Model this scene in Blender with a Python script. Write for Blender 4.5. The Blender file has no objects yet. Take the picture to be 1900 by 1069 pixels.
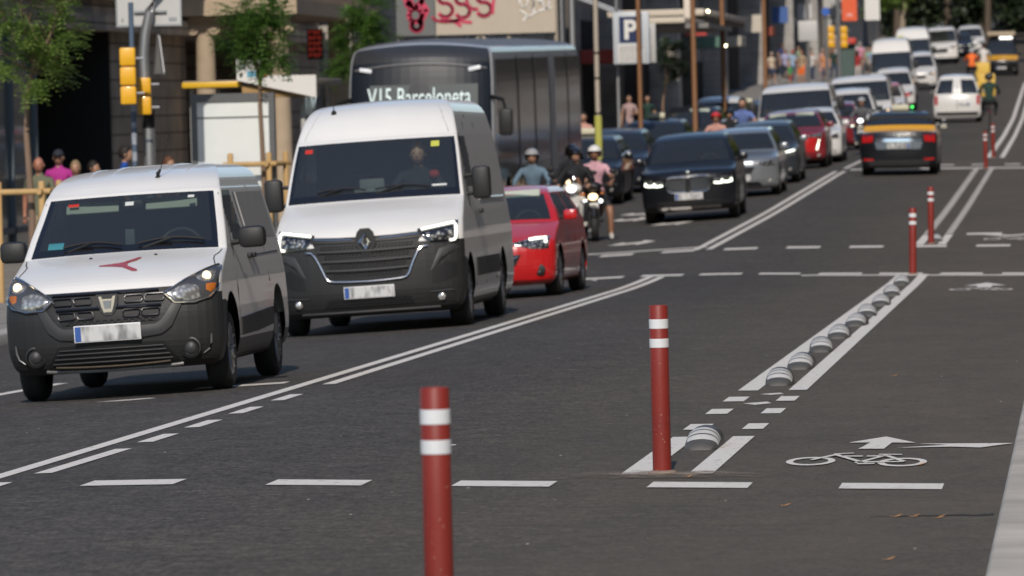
import bpy, bmesh, math, random
from mathutils import Vector, Matrix, Euler
from mathutils.bvhtree import BVHTree
rnd = random.Random(7)
S = bpy.context.scene
COL = S.collection
# ------------------------------------------------------------------ ground profile (road coordinates: x across, y along)
CAMH = 1.75
GP = [(-60,0),(0,0),(82,0),(96,.2),(117,.6),(147,1.28),(200,2.2),(234,2.95),(319,5.7),(420,9.5),(700,20)]
def g(v):
    e = 0
    v = max(-60, v)
    for (a,b),(c,d) in zip(GP, GP[1:]):
        if a <= v <= c: e = b+(d-b)*(v-a)/(c-a)
    if v > 700: e = 20
    return -.00945*v+e
def gs(v): return (g(v-3)+g(v)+g(v+3))/3
def cr(u):
    if u < -20: u = -20
    if u > 3: u = 3
    a = max(0,-5-u)
    return -.016*min(a,1.3)-.045*min(max(0,a-1.3),2.7)-.008*max(0,u+5)
def h(u,v): return gs(v)+cr(u)+.02
def slope(v): return math.atan((g(v+4)-g(v-1))/5)
# ------------------------------------------------------------------ camera, world, sun, exposure
cam = bpy.data.cameras.new('camera'); camo = bpy.data.objects.new('camera', cam); COL.objects.link(camo)
yaw, pitch, rho = .0959133, .0307727, .025
F0 = Vector((-math.sin(yaw), math.cos(yaw), 0)); Rh = Vector((math.cos(yaw), math.sin(yaw), 0))
Fw = (F0*math.cos(pitch)+Vector((0,0,-math.sin(pitch)))).normalized(); Uh = Rh.cross(Fw)
Rv = Rh*math.cos(rho)-Uh*math.sin(rho); Uv = Uh*math.cos(rho)+Rh*math.sin(rho)
M = Matrix((Rv,Uv,-Fw)).transposed().to_4x4(); M.translation = Vector((0,0,CAMH)); camo.matrix_world = M
cam.sensor_width = 36; cam.lens = 36*11000/1900; cam.clip_start = .5; cam.clip_end = 3000
cam.dof.use_dof = True; cam.dof.focus_distance = 37; cam.dof.aperture_fstop = 6.4; cam.dof.aperture_blades = 9
S.camera = camo
W = bpy.data.worlds.new('World'); S.world = W; W.use_nodes = True
wn = W.node_tree.nodes; bg = wn['Background']; sky = wn.new('ShaderNodeTexSky'); sky.sky_type = 'NISHITA'; sky.sun_disc = False
SUN_EL = math.radians(36); SUN_DX = math.sin(math.radians(-2.6))       # light travels +Y and slightly +X
ld = Vector((SUN_DX*math.cos(SUN_EL), math.cos(math.radians(2.6))*math.cos(SUN_EL), -math.sin(SUN_EL)))
sky.sun_elevation = SUN_EL; sky.sun_rotation = math.atan2(-ld.x, -ld.y); sky.air_density = 1.0; sky.dust_density = .3; sky.ozone_density = 1.8
W.node_tree.links.new(sky.outputs[0], bg.inputs[0]); bg.inputs[1].default_value = .125
sl = bpy.data.lights.new('sun', 'SUN'); slo = bpy.data.objects.new('sun', sl); COL.objects.link(slo)
sl.energy = 3.35; sl.angle = math.radians(.55); sl.color = (1,.905,.79); slo.rotation_euler = ld.to_track_quat('-Z','Y').to_euler(); slo.location = (0,-20,60)
S.view_settings.view_transform = 'Standard'; S.view_settings.look = 'None'; S.view_settings.gamma = 1; S.view_settings.exposure = 0
S.cycles.max_bounces = 8; S.cycles.transparent_max_bounces = 16; S.cycles.caustics_reflective = False; S.cycles.caustics_refractive = False
# ------------------------------------------------------------------ materials
MATS = {}
def mat(name, col=(.5,.5,.5), rough=.6, metal=0, coat=0, var=.12, scale=6, emit=0, spec=.5, bump=0, bscale=80, aniso=(1,1,1), ramp=None):
    if name in MATS: return MATS[name]
    m = bpy.data.materials.new(name); m.use_nodes = True; n = m.node_tree.nodes; L = m.node_tree.links; b = n['Principled BSDF']
    b.inputs['Roughness'].default_value = rough; b.inputs['Metallic'].default_value = metal
    b.inputs['Coat Weight'].default_value = coat; b.inputs['Coat Roughness'].default_value = .04; b.inputs['Specular IOR Level'].default_value = spec
    c = (*col,1)
    tc = n.new('ShaderNodeTexCoord'); mp = n.new('ShaderNodeMapping'); L.new(tc.outputs['Object'], mp.inputs[0]); mp.inputs['Scale'].default_value = aniso
    nz = n.new('ShaderNodeTexNoise'); nz.inputs['Scale'].default_value = scale; nz.inputs['Detail'].default_value = 6; L.new(mp.outputs[0], nz.inputs[0])
    mx = n.new('ShaderNodeMix'); mx.data_type = 'RGBA'
    mx.inputs[6].default_value = tuple(max(0,x*(1-var)) for x in col)+(1,); mx.inputs[7].default_value = tuple(min(1,x*(1+var)) for x in col)+(1,)
    L.new(nz.outputs[0], mx.inputs[0]); L.new(mx.outputs[2], b.inputs['Base Color'])
    if emit:
        b.inputs['Emission Color'].default_value = c; b.inputs['Emission Strength'].default_value = emit
    if bump:
        n2 = n.new('ShaderNodeTexNoise'); n2.inputs['Scale'].default_value = bscale; n2.inputs['Detail'].default_value = 4; L.new(tc.outputs['Object'], n2.inputs[0])
        bp = n.new('ShaderNodeBump'); bp.inputs['Strength'].default_value = bump; bp.inputs['Distance'].default_value = .01; L.new(n2.outputs[0], bp.inputs['Height']); L.new(bp.outputs[0], b.inputs['Normal'])
    MATS[name] = m; return m
def glass_mat(name, tint, rough=.02, ior=1.5, film=0):
    if name in MATS: return MATS[name]
    m = bpy.data.materials.new(name); m.use_nodes = True; n = m.node_tree.nodes; L = m.node_tree.links
    n.remove(n['Principled BSDF']); out = n['Material Output']
    t = n.new('ShaderNodeBsdfTransparent'); t.inputs[0].default_value = (*tint,1)
    gl = n.new('ShaderNodeBsdfGlossy'); gl.inputs['Roughness'].default_value = rough; gl.inputs[0].default_value = (.9,.95,1,1)
    fr = n.new('ShaderNodeFresnel'); fr.inputs[0].default_value = ior
    du = n.new('ShaderNodeBsdfDiffuse'); du.inputs[0].default_value = (.45,.49,.51,1); md_ = n.new('ShaderNodeMixShader'); md_.inputs[0].default_value = film; L.new(t.outputs[0], md_.inputs[1]); L.new(du.outputs[0], md_.inputs[2]); t = md_  # pale diffuse film over the glass imitates brighter reflections in the panes
    nz = n.new('ShaderNodeTexNoise'); nz.inputs['Scale'].default_value = 3; bp = n.new('ShaderNodeBump'); bp.inputs['Strength'].default_value = .05; L.new(nz.outputs[0], bp.inputs['Height']); L.new(bp.outputs[0], gl.inputs['Normal'])
    mx = n.new('ShaderNodeMixShader'); L.new(fr.outputs[0], mx.inputs[0]); L.new(t.outputs[0], mx.inputs[1]); L.new(gl.outputs[0], mx.inputs[2]); L.new(mx.outputs[0], out.inputs[0])
    MATS[name] = m; return m
def asphalt():
    m = bpy.data.materials.new('asphalt'); m.use_nodes = True; n = m.node_tree.nodes; L = m.node_tree.links; b = n['Principled BSDF']
    tc = n.new('ShaderNodeTexCoord')
    def noise(sc, det=5, scl=(1,1,1), rg=.5):
        mp = n.new('ShaderNodeMapping'); mp.inputs['Scale'].default_value = scl; L.new(tc.outputs['Object'], mp.inputs[0])
        z = n.new('ShaderNodeTexNoise'); z.inputs['Scale'].default_value = sc; z.inputs['Detail'].default_value = det; z.inputs['Roughness'].default_value = rg; L.new(mp.outputs[0], z.inputs[0]); return z
    def ramp(src, p):
        r = n.new('ShaderNodeValToRGB'); L.new(src, r.inputs[0]); e = r.color_ramp.elements
        e[0].position, e[0].color = p[0][0], (*p[0][1],1); e[1].position, e[1].color = p[-1][0], (*p[-1][1],1)
        for q,c in p[1:-1]: x = e.new(q); x.color = (*c,1)
        return r
    def mix(a, bb, fac, mode='MIX'):
        x = n.new('ShaderNodeMix'); x.data_type = 'RGBA'; x.blend_type = mode
        if isinstance(fac,(int,float)): x.inputs[0].default_value = fac
        else: L.new(fac, x.inputs[0])
        for i,s in ((6,a),(7,bb)):
            if isinstance(s,tuple): x.inputs[i].default_value = s
            else: L.new(s, x.inputs[i])
        return x.outputs[2]
    big = noise(.25, 4, (1,.35,1)); base = ramp(big.outputs[0], [(.3,(.052,.050,.0495)),(.7,(.071,.067,.064))])
    fine = noise(95, 3, (1,1,1), .8); f2 = ramp(fine.outputs[0], [(.3,(.62,.62,.62)),(.72,(1.5,1.5,1.5))])
    c = mix(base.outputs[0], f2.outputs[0], 1, 'MULTIPLY')
    st = noise(2.2, 6, (1,.5,1), .65); f3 = ramp(st.outputs[0], [(.35,(.86,.86,.87)),(.66,(1.12,1.09,1.05))]); c = mix(c, f3.outputs[0], 1, 'MULTIPLY')
    for sc_,lo,hi,cc in ((7,.72,1.30,(1,.8,1)),(19,.66,1.42,(1,.5,1)),(45,.6,1.5,(1,.22,1))):
        q = noise(sc_, 3, cc, .7); rq = ramp(q.outputs[0], [(.36,(lo,lo,lo)),(.64,(hi,hi*.99,hi*.98))]); c = mix(c, rq.outputs[0], .72, 'MULTIPLY')
    # tyre-polished tracks along the lanes
    sx = n.new('ShaderNodeSeparateXYZ'); L.new(tc.outputs['Object'], sx.inputs[0])
    # dusty, browner strip near the cycle lane
    mr = n.new('ShaderNodeMapRange'); mr.inputs[1].default_value = -3.6; mr.inputs[2].default_value = -1.2; L.new(sx.outputs[0], mr.inputs[0])
    dn = noise(.9, 6, (1.4,.5,1), .7); dr = ramp(dn.outputs[0], [(.42,(0,0,0)),(.75,(1,1,1))])
    mu = n.new('ShaderNodeMath'); mu.operation = 'MULTIPLY'; L.new(mr.outputs[0], mu.inputs[0]); L.new(dr.outputs[0], mu.inputs[1])
    mu2 = n.new('ShaderNodeMath'); mu2.operation = 'MULTIPLY'; mu2.inputs[1].default_value = .6; L.new(mu.outputs[0], mu2.inputs[0])
    c = mix(c, (.13,.112,.095,1), mu2.outputs[0])
    mr4 = n.new('ShaderNodeMapRange'); mr4.inputs[1].default_value = -4.5; mr4.inputs[2].default_value = -1.8; mr4.inputs[4].default_value = .4; L.new(sx.outputs[0], mr4.inputs[0])
    c = mix(c, (.098,.087,.078,1), mr4.outputs[0])
    # longitudinal pale scuffs and oil drips
    sc = noise(3.0, 3, (5,.25,1), .6); s2 = ramp(sc.outputs[0], [(.66,(0,0,0)),(.74,(.22,.22,.22))]); c = mix(c, (.12,.115,.11,1), s2.outputs[0])
    lc = noise(2.2, 4, (.5,4,1), .7); s5 = ramp(lc.outputs[0], [(.60,(0,0,0)),(.72,(.35,.35,.35))]); c = mix(c, (.105,.10,.094,1), s5.outputs[0])
    lk = noise(1.3, 5, (.4,2.5,1), .7); s6 = ramp(lk.outputs[0], [(.60,(0,0,0)),(.74,(.5,.5,.5))]); c = mix(c, (.038,.037,.037,1), s6.outputs[0])
    # sparse grit
    vo = n.new('ShaderNodeTexVoronoi'); vo.inputs['Scale'].default_value = 5.5; vm_ = n.new('ShaderNodeMapping'); vm_.inputs['Scale'].default_value = (1,.3,1); L.new(tc.outputs['Object'], vm_.inputs[0]); L.new(vm_.outputs[0], vo.inputs[0])
    vr = ramp(vo.outputs['Distance'], [(.035,(1,1,1)),(.05,(0,0,0))]); vs = n.new('ShaderNodeSeparateColor'); L.new(vo.outputs['Color'], vs.inputs[0])
    gt = n.new('ShaderNodeMath'); gt.operation = 'GREATER_THAN'; gt.inputs[1].default_value = .74; L.new(vs.outputs[0], gt.inputs[0])
    m3 = n.new('ShaderNodeMath'); m3.operation = 'MULTIPLY'; L.new(gt.outputs[0], m3.inputs[0]); L.new(vr.outputs[0], m3.inputs[1])
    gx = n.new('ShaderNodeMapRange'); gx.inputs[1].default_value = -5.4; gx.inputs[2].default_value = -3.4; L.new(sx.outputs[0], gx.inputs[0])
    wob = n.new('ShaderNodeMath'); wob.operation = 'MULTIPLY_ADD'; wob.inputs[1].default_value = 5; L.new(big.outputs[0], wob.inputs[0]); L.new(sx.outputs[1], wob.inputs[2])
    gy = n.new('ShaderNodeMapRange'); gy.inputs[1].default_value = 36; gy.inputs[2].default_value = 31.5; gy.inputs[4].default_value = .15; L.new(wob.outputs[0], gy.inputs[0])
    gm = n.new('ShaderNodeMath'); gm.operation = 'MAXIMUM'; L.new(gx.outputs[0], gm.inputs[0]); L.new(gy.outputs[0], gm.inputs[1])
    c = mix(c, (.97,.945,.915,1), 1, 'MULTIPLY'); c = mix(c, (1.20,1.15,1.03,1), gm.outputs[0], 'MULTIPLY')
    c = mix(c, (.62,.58,.52,1), m3.outputs[0])
    L.new(c, b.inputs['Base Color']); b.inputs['Roughness'].default_value = .88; b.inputs['Specular IOR Level'].default_value = .3
    bp = n.new('ShaderNodeBump'); bp.inputs['Strength'].default_value = .5; bp.inputs['Distance'].default_value = .006; L.new(fine.outputs[0], bp.inputs['Height']); L.new(bp.outputs[0], b.inputs['Normal'])
    return m
def slab_mat(name, c0, c1, bw, bh, mortar, scale=1, axes='xy'):
    m = bpy.data.materials.new(name); m.use_nodes = True; n = m.node_tree.nodes; L = m.node_tree.links; b = n['Principled BSDF']
    tc = n.new('ShaderNodeTexCoord'); sp = n.new('ShaderNodeSeparateXYZ'); cb = n.new('ShaderNodeCombineXYZ'); L.new(tc.outputs['Object'], sp.inputs[0])
    ix = {'x':0,'y':1,'z':2}
    if axes == 'fz':
        ad = n.new('ShaderNodeMath'); L.new(sp.outputs[0], ad.inputs[0]); L.new(sp.outputs[1], ad.inputs[1]); L.new(ad.outputs[0], cb.inputs[0]); L.new(sp.outputs[2], cb.inputs[1])
    else:
        L.new(sp.outputs[ix[axes[0]]], cb.inputs[0]); L.new(sp.outputs[ix[axes[1]]], cb.inputs[1])
    br = n.new('ShaderNodeTexBrick'); br.inputs['Scale'].default_value = scale; br.inputs['Brick Width'].default_value = bw; br.inputs['Row Height'].default_value = bh; br.inputs['Mortar Size'].default_value = mortar
    br.inputs['Color1'].default_value = (*c0,1); br.inputs['Color2'].default_value = (*c1,1); br.inputs['Mortar'].default_value = tuple(x*.35 for x in c0)+(1,); L.new(cb.outputs[0], br.inputs[0])
    nz = n.new('ShaderNodeTexNoise'); nz.inputs['Scale'].default_value = 1.3; nz.inputs['Detail'].default_value = 7; L.new(tc.outputs['Object'], nz.inputs[0])
    r = n.new('ShaderNodeValToRGB'); L.new(nz.outputs[0], r.inputs[0]); r.color_ramp.elements[0].color = (.7,.69,.67,1); r.color_ramp.elements[0].position = .3; r.color_ramp.elements[1].color = (1.15,1.13,1.1,1); r.color_ramp.elements[1].position = .7
    x = n.new('ShaderNodeMix'); x.data_type = 'RGBA'; x.blend_type = 'MULTIPLY'; x.inputs[0].default_value = 1; L.new(br.outputs[0], x.inputs[6]); L.new(r.outputs[0], x.inputs[7]); L.new(x.outputs[2], b.inputs['Base Color'])
    b.inputs['Roughness'].default_value = .85; MATS[name] = m; return m
def lamp_mat(name, dark=(.05,.05,.055), bright=(.75,.75,.75)):
    m = bpy.data.materials.new(name); m.use_nodes = True; n = m.node_tree.nodes; L = m.node_tree.links; b = n['Principled BSDF']
    tc = n.new('ShaderNodeTexCoord'); vo = n.new('ShaderNodeTexVoronoi'); vo.inputs['Scale'].default_value = 26; L.new(tc.outputs['Object'], vo.inputs[0])
    r = n.new('ShaderNodeValToRGB'); L.new(vo.outputs['Distance'], r.inputs[0]); r.color_ramp.elements[0].color = (*bright,1); r.color_ramp.elements[1].color = (*dark,1); r.color_ramp.elements[1].position = .6
    L.new(r.outputs[0], b.inputs['Base Color']); b.inputs['Metallic'].default_value = .55; b.inputs['Roughness'].default_value = .16; b.inputs['Coat Weight'].default_value = 1; b.inputs['Coat Roughness'].default_value = .02
    MATS[name] = m; return m
def leaf_mat(name, c0, c1, tr=.35):
    m = bpy.data.materials.new(name); m.use_nodes = True; n = m.node_tree.nodes; L = m.node_tree.links; b = n['Principled BSDF']
    ge = n.new('ShaderNodeNewGeometry'); r = n.new('ShaderNodeValToRGB'); L.new(ge.outputs['Random Per Island'], r.inputs[0])
    r.color_ramp.elements[0].color = (*c0,1); r.color_ramp.elements[1].color = (*c1,1); L.new(r.outputs[0], b.inputs['Base Color']); b.inputs['Roughness'].default_value = .5
    t = n.new('ShaderNodeBsdfTranslucent'); L.new(r.outputs[0], t.inputs[0]); mx = n.new('ShaderNodeMixShader'); mx.inputs[0].default_value = tr
    L.new(b.outputs[0], mx.inputs[1]); L.new(t.outputs[0], mx.inputs[2]); L.new(mx.outputs[0], n['Material Output'].inputs[0]); MATS[name] = m; return m
WHITE = mat('white_paint', (.76,.745,.72), .28, coat=.6, var=.05, scale=3)
PLAST = mat('black_plastic', (.016,.016,.0165), .55, var=.35, scale=4, bump=.08, bscale=300)
PLAST2 = mat('dark_grey_plastic', (.035,.035,.037), .5, var=.25, scale=5)
BLACK = mat('matt_black', (.006,.006,.007), .6)
GLOSSB = mat('gloss_black', (.008,.008,.01), .12, coat=1)
TYRE = mat('tyre_rubber', (.014,.014,.014), .75, var=.4, scale=12)
RIM = mat('rim_alloy', (.38,.38,.39), .3, metal=.9)
RIMD = mat('rim_dark', (.07,.07,.075), .35, metal=.7)
CHROME = mat('chrome', (.8,.8,.8), .12, metal=1, var=.03)
INT = mat('interior_trim', (.022,.023,.025), .7)
SEAT = mat('seat_fabric', (.03,.03,.034), .9)
VISOR = mat('visor_felt', (.42,.46,.40), .9)
GLASS = glass_mat('car_glass', (.62,.70,.68), ior=1.75, film=.045)
GLASSD = glass_mat('tinted_glass', (.16,.19,.20), ior=1.75, film=.04)
LENS = glass_mat('lens_glass', (.93,.93,.93), ior=1.22)
LAMP = lamp_mat('reflector'); LAMPW = lamp_mat('reflector_bright', (.36,.35,.33), (.95,.93,.9))
DRL = mat('drl_light', (1,.98,.86), .4, emit=1.7); WARM = mat('warm_bulb', (1,.72,.42), .4, emit=2.4); WHITEB = mat('white_bulb', (.95,.98,1), .4, emit=2.4)
DRLG = mat('drl_cool', (.93,1,.82), .4, emit=2.6)
AMBER = mat('amber_lens', (.55,.16,.02), .15, coat=1); REDL = mat('red_lens', (.42,.01,.012), .12, coat=1); REDLIT = mat('red_lit', (1,.05,.03), .3, emit=1.4)
PLATE = mat('plate_grey', (.5,.5,.5), .5)
_n = PLATE.node_tree.nodes; _r = _n.new('ShaderNodeValToRGB'); _z = [x for x in _n if x.type == 'TEX_NOISE'][0]; _z.inputs['Scale'].default_value = 15; _z.inputs['Detail'].default_value = 1; [x for x in _n if x.type == 'MAPPING'][0].inputs['Scale'].default_value = (1,1,.45)
_r.color_ramp.elements[0].position = .36; _r.color_ramp.elements[0].color = (.20,.205,.21,1); _r.color_ramp.elements[1].position = .58; _r.color_ramp.elements[1].color = (.55,.55,.55,1); PLATE.node_tree.links.new(_z.outputs[0], _r.inputs[0]); PLATE.node_tree.links.new(_r.outputs[0], _n['Principled BSDF'].inputs['Base Color']); PLATEF = mat('plate_frame', (.7,.7,.7), .4); BLUEP = mat('plate_blue', (.03,.09,.32), .4)
def worn(name, col, lo, hi, wsc, aniso=(1,.4,1), radial=None, **k):
    m = mat(name, col, **k); n = m.node_tree.nodes; L = m.node_tree.links; b = n['Principled BSDF']
    tc = n.new('ShaderNodeTexCoord'); mp = n.new('ShaderNodeMapping'); mp.inputs['Scale'].default_value = aniso; L.new(tc.outputs['Object'], mp.inputs[0])
    z = n.new('ShaderNodeTexNoise'); z.inputs['Scale'].default_value = wsc; z.inputs['Detail'].default_value = 8; z.inputs['Roughness'].default_value = .75; L.new(mp.outputs[0], z.inputs[0])
    r = n.new('ShaderNodeMapRange'); r.inputs[1].default_value = lo; r.inputs[2].default_value = hi; src = z.outputs[0]
    if radial:
        vs = n.new('ShaderNodeVectorMath'); vs.operation = 'SUBTRACT'; vs.inputs[1].default_value = radial[0]; L.new(tc.outputs['Object'], vs.inputs[0]); vm_ = n.new('ShaderNodeVectorMath'); vm_.operation = 'MULTIPLY'; vm_.inputs[1].default_value = radial[1]; L.new(vs.outputs[0], vm_.inputs[0])
        ln = n.new('ShaderNodeVectorMath'); ln.operation = 'LENGTH'; L.new(vm_.outputs[0], ln.inputs[0]); ad = n.new('ShaderNodeMath'); ad.operation = 'MULTIPLY_ADD'; ad.inputs[1].default_value = .5; L.new(ln.outputs['Value'], ad.inputs[0]); L.new(z.outputs[0], ad.inputs[2]); src = ad.outputs[0]
    L.new(src, r.inputs[0]); t = n.new('ShaderNodeBsdfTransparent'); mx = n.new('ShaderNodeMixShader'); L.new(r.outputs[0], mx.inputs[0]); L.new(b.outputs[0], mx.inputs[1]); L.new(t.outputs[0], mx.inputs[2]); L.new(mx.outputs[0], n['Material Output'].inputs[0]); return m
PAINT = worn('road_paint', (.73,.685,.63), .57, .76, 16, rough=.75, var=.16, scale=22)
# ------------------------------------------------------------------ mesh builder
class MB:
    def __init__(s): s.bm = bmesh.new(); s.mi = 0
    def f(s, vs):
        try: x = s.bm.faces.new(vs); x.material_index = s.mi; return x
        except ValueError: return None
    def v(s, *p): return s.bm.verts.new(p[0] if len(p) == 1 else p)
    def box(s, x0,x1,y0,y1,z0,z1, bev=0, rot=None, piv=None, tx=0):
        # tx: taper of the top in x and y
        P = [(x0,y0,z0),(x1,y0,z0),(x1,y1,z0),(x0,y1,z0),(x0+tx,y0+tx,z1),(x1-tx,y0+tx,z1),(x1-tx,y1-tx,z1),(x0+tx,y1-tx,z1)]
        c = Vector(piv) if piv else Vector(((x0+x1)/2,(y0+y1)/2,(z0+z1)/2))
        if rot: R = Euler(rot).to_matrix(); P = [c+R@(Vector(p)-c) for p in P]
        vs = [s.v(p) for p in P]; fs = [s.f([vs[i] for i in q]) for q in ((0,3,2,1),(4,5,6,7),(0,1,5,4),(1,2,6,5),(2,3,7,6),(3,0,4,7))]
        if bev: bmesh.ops.bevel(s.bm, geom=list({e for f in fs for e in f.edges}), offset=bev, segments=2, affect='EDGES', profile=.5)
        return vs
    def quad(s, a,b,c,d): return s.f([s.v(a),s.v(b),s.v(c),s.v(d)])
    def ring(s, c, ax, r, n, ph=0, sx=1):
        ax = Vector(ax).normalized(); u = ax.cross(Vector((0,0,1)) if abs(ax.z) < .95 else Vector((1,0,0))).normalized(); w = ax.cross(u)
        c = Vector(c); return [s.v(c+u*(math.cos(2*math.pi*i/n+ph)*r*sx)+w*(math.sin(2*math.pi*i/n+ph)*r)) for i in range(n)]
    def skin(s, rings, cap0=True, cap1=True):
        for a,b in zip(rings, rings[1:]):
            n = len(a)
            for i in range(n): s.f([a[i],a[(i+1)%n],b[(i+1)%n],b[i]])
        if cap0: s.f(rings[0][::-1])
        if cap1: s.f(rings[-1])
    def tube(s, pts, r, n=8, sx=1):
        pts = [Vector(p) for p in pts]; R = r if isinstance(r,(list,tuple)) else [r]*len(pts); rs = []
        for i,p in enumerate(pts):
            d = (pts[min(i+1,len(pts)-1)]-pts[max(i-1,0)])
            rs.append(s.ring(p, d if d.length > 1e-6 else (0,0,1), R[i], n, 0, sx))
        s.skin(rs)
    def lathe(s, prof, c=(0,0,0), ax=(0,0,1), n=20, cap0=False, cap1=False):
        ax = Vector(ax).normalized(); s.skin([s.ring(Vector(c)+ax*t, ax, max(r,1e-4), n) for t,r in prof], cap0, cap1)
    def ball(s, c, r, n=10, m=7, sc=(1,1,1)):
        rs = []
        for j in range(m+1):
            a = math.pi*j/m; rr = max(math.sin(a),1e-3)*r; rs.append([s.v(c[0]+rr*math.cos(2*math.pi*i/n)*sc[0], c[1]+rr*math.sin(2*math.pi*i/n)*sc[1], c[2]-r*math.cos(a)*sc[2]) for i in range(n)])
        s.skin(rs, False, False)
    def grid(s, G, thick=None):
        V = [[s.v(p) for p in row] for row in G]
        for a,b in zip(V,V[1:]):
            for i in range(len(a)-1): s.f([a[i],a[i+1],b[i+1],b[i]])
        if thick is not None:
            t = Vector(thick); edge = V[0]+[r[-1] for r in V[1:]]+V[-1][-2::-1]+[r[0] for r in V[-2:0:-1]]
            back = [s.v(e.co+t) for e in edge]; n = len(edge)
            for i in range(n): s.f([edge[(i+1)%n],edge[i],back[i],back[(i+1)%n]])
    def prism(s, poly, a, b, axis='y'):
        def P(p,t): return {'y':(p[0],t,p[1]),'z':(p[0],p[1],t),'x':(t,p[0],p[1])}[axis]
        A = [s.v(P(p,a)) for p in poly]; B = [s.v(P(p,b)) for p in poly]; s.skin([A,B])
    def build(s, name, mats, parent=None, sharp=35, fix=True):
        if fix: bmesh.ops.recalc_face_normals(s.bm, faces=s.bm.faces)
        ca = math.cos(math.radians(sharp))
        for e in s.bm.edges:
            e.smooth = not (len(e.link_faces) != 2 or e.link_faces[0].normal.dot(e.link_faces[1].normal) < ca)
        for f in s.bm.faces: f.smooth = sharp > 0
        me = bpy.data.meshes.new(name); s.bm.to_mesh(me); s.bm.free()
        for m in (mats if isinstance(mats,(list,tuple)) else [mats]): me.materials.append(m)
        o = bpy.data.objects.new(name, me); COL.objects.link(o)
        if parent: o.parent = parent
        return o
def tag(o, label=None, cat=None, group=None, kind=None):
    if label: o['label'] = label
    if cat: o['category'] = cat
    if group: o['group'] = group
    if kind: o['kind'] = kind
    return o
def thing(name, loc, label, cat, group=None, rz=0, rx=0, ry=0):
    o = bpy.data.objects.new(name, None); COL.objects.link(o); o.location = loc; o.rotation_euler = (rx,ry,rz); o.empty_display_size = .2
    return tag(o, label, cat, group)
def gthing(name, u, v, label, cat, group=None, rz=0): return thing(name, (u,v,h(u,v)), label, cat, group, rz)
def vthing(name, u, v, label, cat, group=None, rz=0):      # vehicles follow the slope and the camber
    o = thing(name, (u,v,h(u,v)), label, cat, group); sl_ = slope(v); cam_ = math.atan((h(u+.8,v)-h(u-.8,v))/1.6)
    o.rotation_mode = 'QUATERNION'; R = Euler((sl_,-cam_,0)).to_matrix()@Matrix.Rotation(rz,3,'Z'); o.rotation_quaternion = R.to_quaternion(); return o
def kids(o): return [c for c in COL.objects if c.parent == o]
KID = {}
def copy_tree(src, u, v, label, rz=0, group=None, veh=True, swap=None):
    def cp(o, par):
        c = o.copy(); COL.objects.link(c)
        if par: c.parent = par
        if swap and o.type == 'MESH':
            for i,sl_ in enumerate(c.material_slots):
                if sl_.material and sl_.material.name in swap: sl_.link = 'OBJECT'; sl_.material = swap[sl_.material.name]
        for k in list(o.children): cp(k, c)
        return c
    bpy.context.view_layer.update()
    r = cp(src, None); r.location = (u,v,h(u,v)); r['label'] = label
    if group: r['group'] = group
    if veh:
        sl_ = slope(v); cam_ = math.atan((h(u+.8,v)-h(u-.8,v))/1.6); R = Euler((sl_,-cam_,0)).to_matrix()@Matrix.Rotation(rz,3,'Z'); r.rotation_quaternion = R.to_quaternion()
    else: r.rotation_euler.z = rz
    return r
# ------------------------------------------------------------------ ground, road, pavements, kerbs, markings
def sheet(name, us, vs, dz, m, zf=None):
    mb = MB(); mb.grid([[(u(v) if callable(u) else u, v, (zf or h)(u(v) if callable(u) else u, v)+dz) for u in us] for v in vs])
    return tag(mb.build(name, m, sharp=180), kind='structure')
VS = [-40,0,10,20]+list(range(24,420,4))+list(range(420,720,20))
sheet('ground', [-500,-200,-80,-30,-20,-10,-5,0,3,12,40,200,500], VS+[760,900,1500], -.06, mat('earth', (.10,.095,.09), .95))
def kl(v):   # left kerb line
    if v < 66: return -11.7
    if v < 80: return -11.7-(v-66)/14*1.5
    if v < 230: return -13.2
    if v < 290: return -13.2+(v-230)/60*2.2
    return -11
ASPH = asphalt()
sheet('road', [kl,-10,-9,-7.65,-6.3,-5.65,-5,-3.5,-2,-1.2,-.42], VS, 0, ASPH)
PAVL = slab_mat('pavement_tiles', (.30,.28,.26), (.26,.245,.23), .6, .4, .008)
PAVR = slab_mat('concrete_strip', (.50,.455,.40), (.46,.42,.375), .9, 1.2, .004)
def kerb(name, uf, side, w, hgt, m):
    mb = MB(); G = []
    for v in VS:
        u = uf(v); G.append([(u, v, h(u,v)-.05),(u, v, h(u,v)+hgt-.015),(u+side*.02, v, h(u,v)+hgt),(u+side*w, v, h(u,v)+hgt)])
    mb.grid(G); return tag(mb.build(name, m, sharp=60), kind='structure')
KERB = mat('kerb_stone', (.42,.40,.37), .8, var=.2, scale=3)
kerb('kerb_left', kl, -1, .25, .13, KERB); kerb('kerb_right', lambda v:-.42, 1, .3, .035, PAVR)
sheet('pavement_left', [-19.5,-17,lambda v:kl(v)-.25], VS, .126, PAVL); sheet('pavement_right', [-.12,1,3,12], VS, .031, PAVR)
def patch(mb, quad, n=8, dz=.005):   # quad corners in road coordinates (a,b far side ; c,d): a-b bottom edge, d-c top edge
    a,b,c,d = [Vector(p) for p in quad]
    G = []
    for j in range(n+1):
        t = j/n; l = a.lerp(d,t); r = b.lerp(c,t); G.append([(p.x,p.y,h(p.x,p.y)+dz) for p in (l,(l+r)/2,r)])
    mb.grid(G)
def line(mb, u0,v0,u1,v1,w,dz=.005):
    n = max(1,int(abs(v1-v0)/2)+1); patch(mb, [(u0-w/2,v0),(u0+w/2,v0),(u1+w/2,v1),(u1-w/2,v1)], n, dz)
mk = MB()   # lane lines
line(mk,-6.24,33.2,-6.16,84.8,.105); line(mk,-6.02,33.9,-6.0,36.7,.105); line(mk,-6.0,46.9,-5.98,84.6,.105)
for a in (37.55,39.55,41.65,43.85): line(mk,-6.0,a,-6.0,a+1.1,.105)
line(mk,-6.3,97,-6.05,148,.11); line(mk,-6.08,97,-5.83,147.8,.11)
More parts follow.
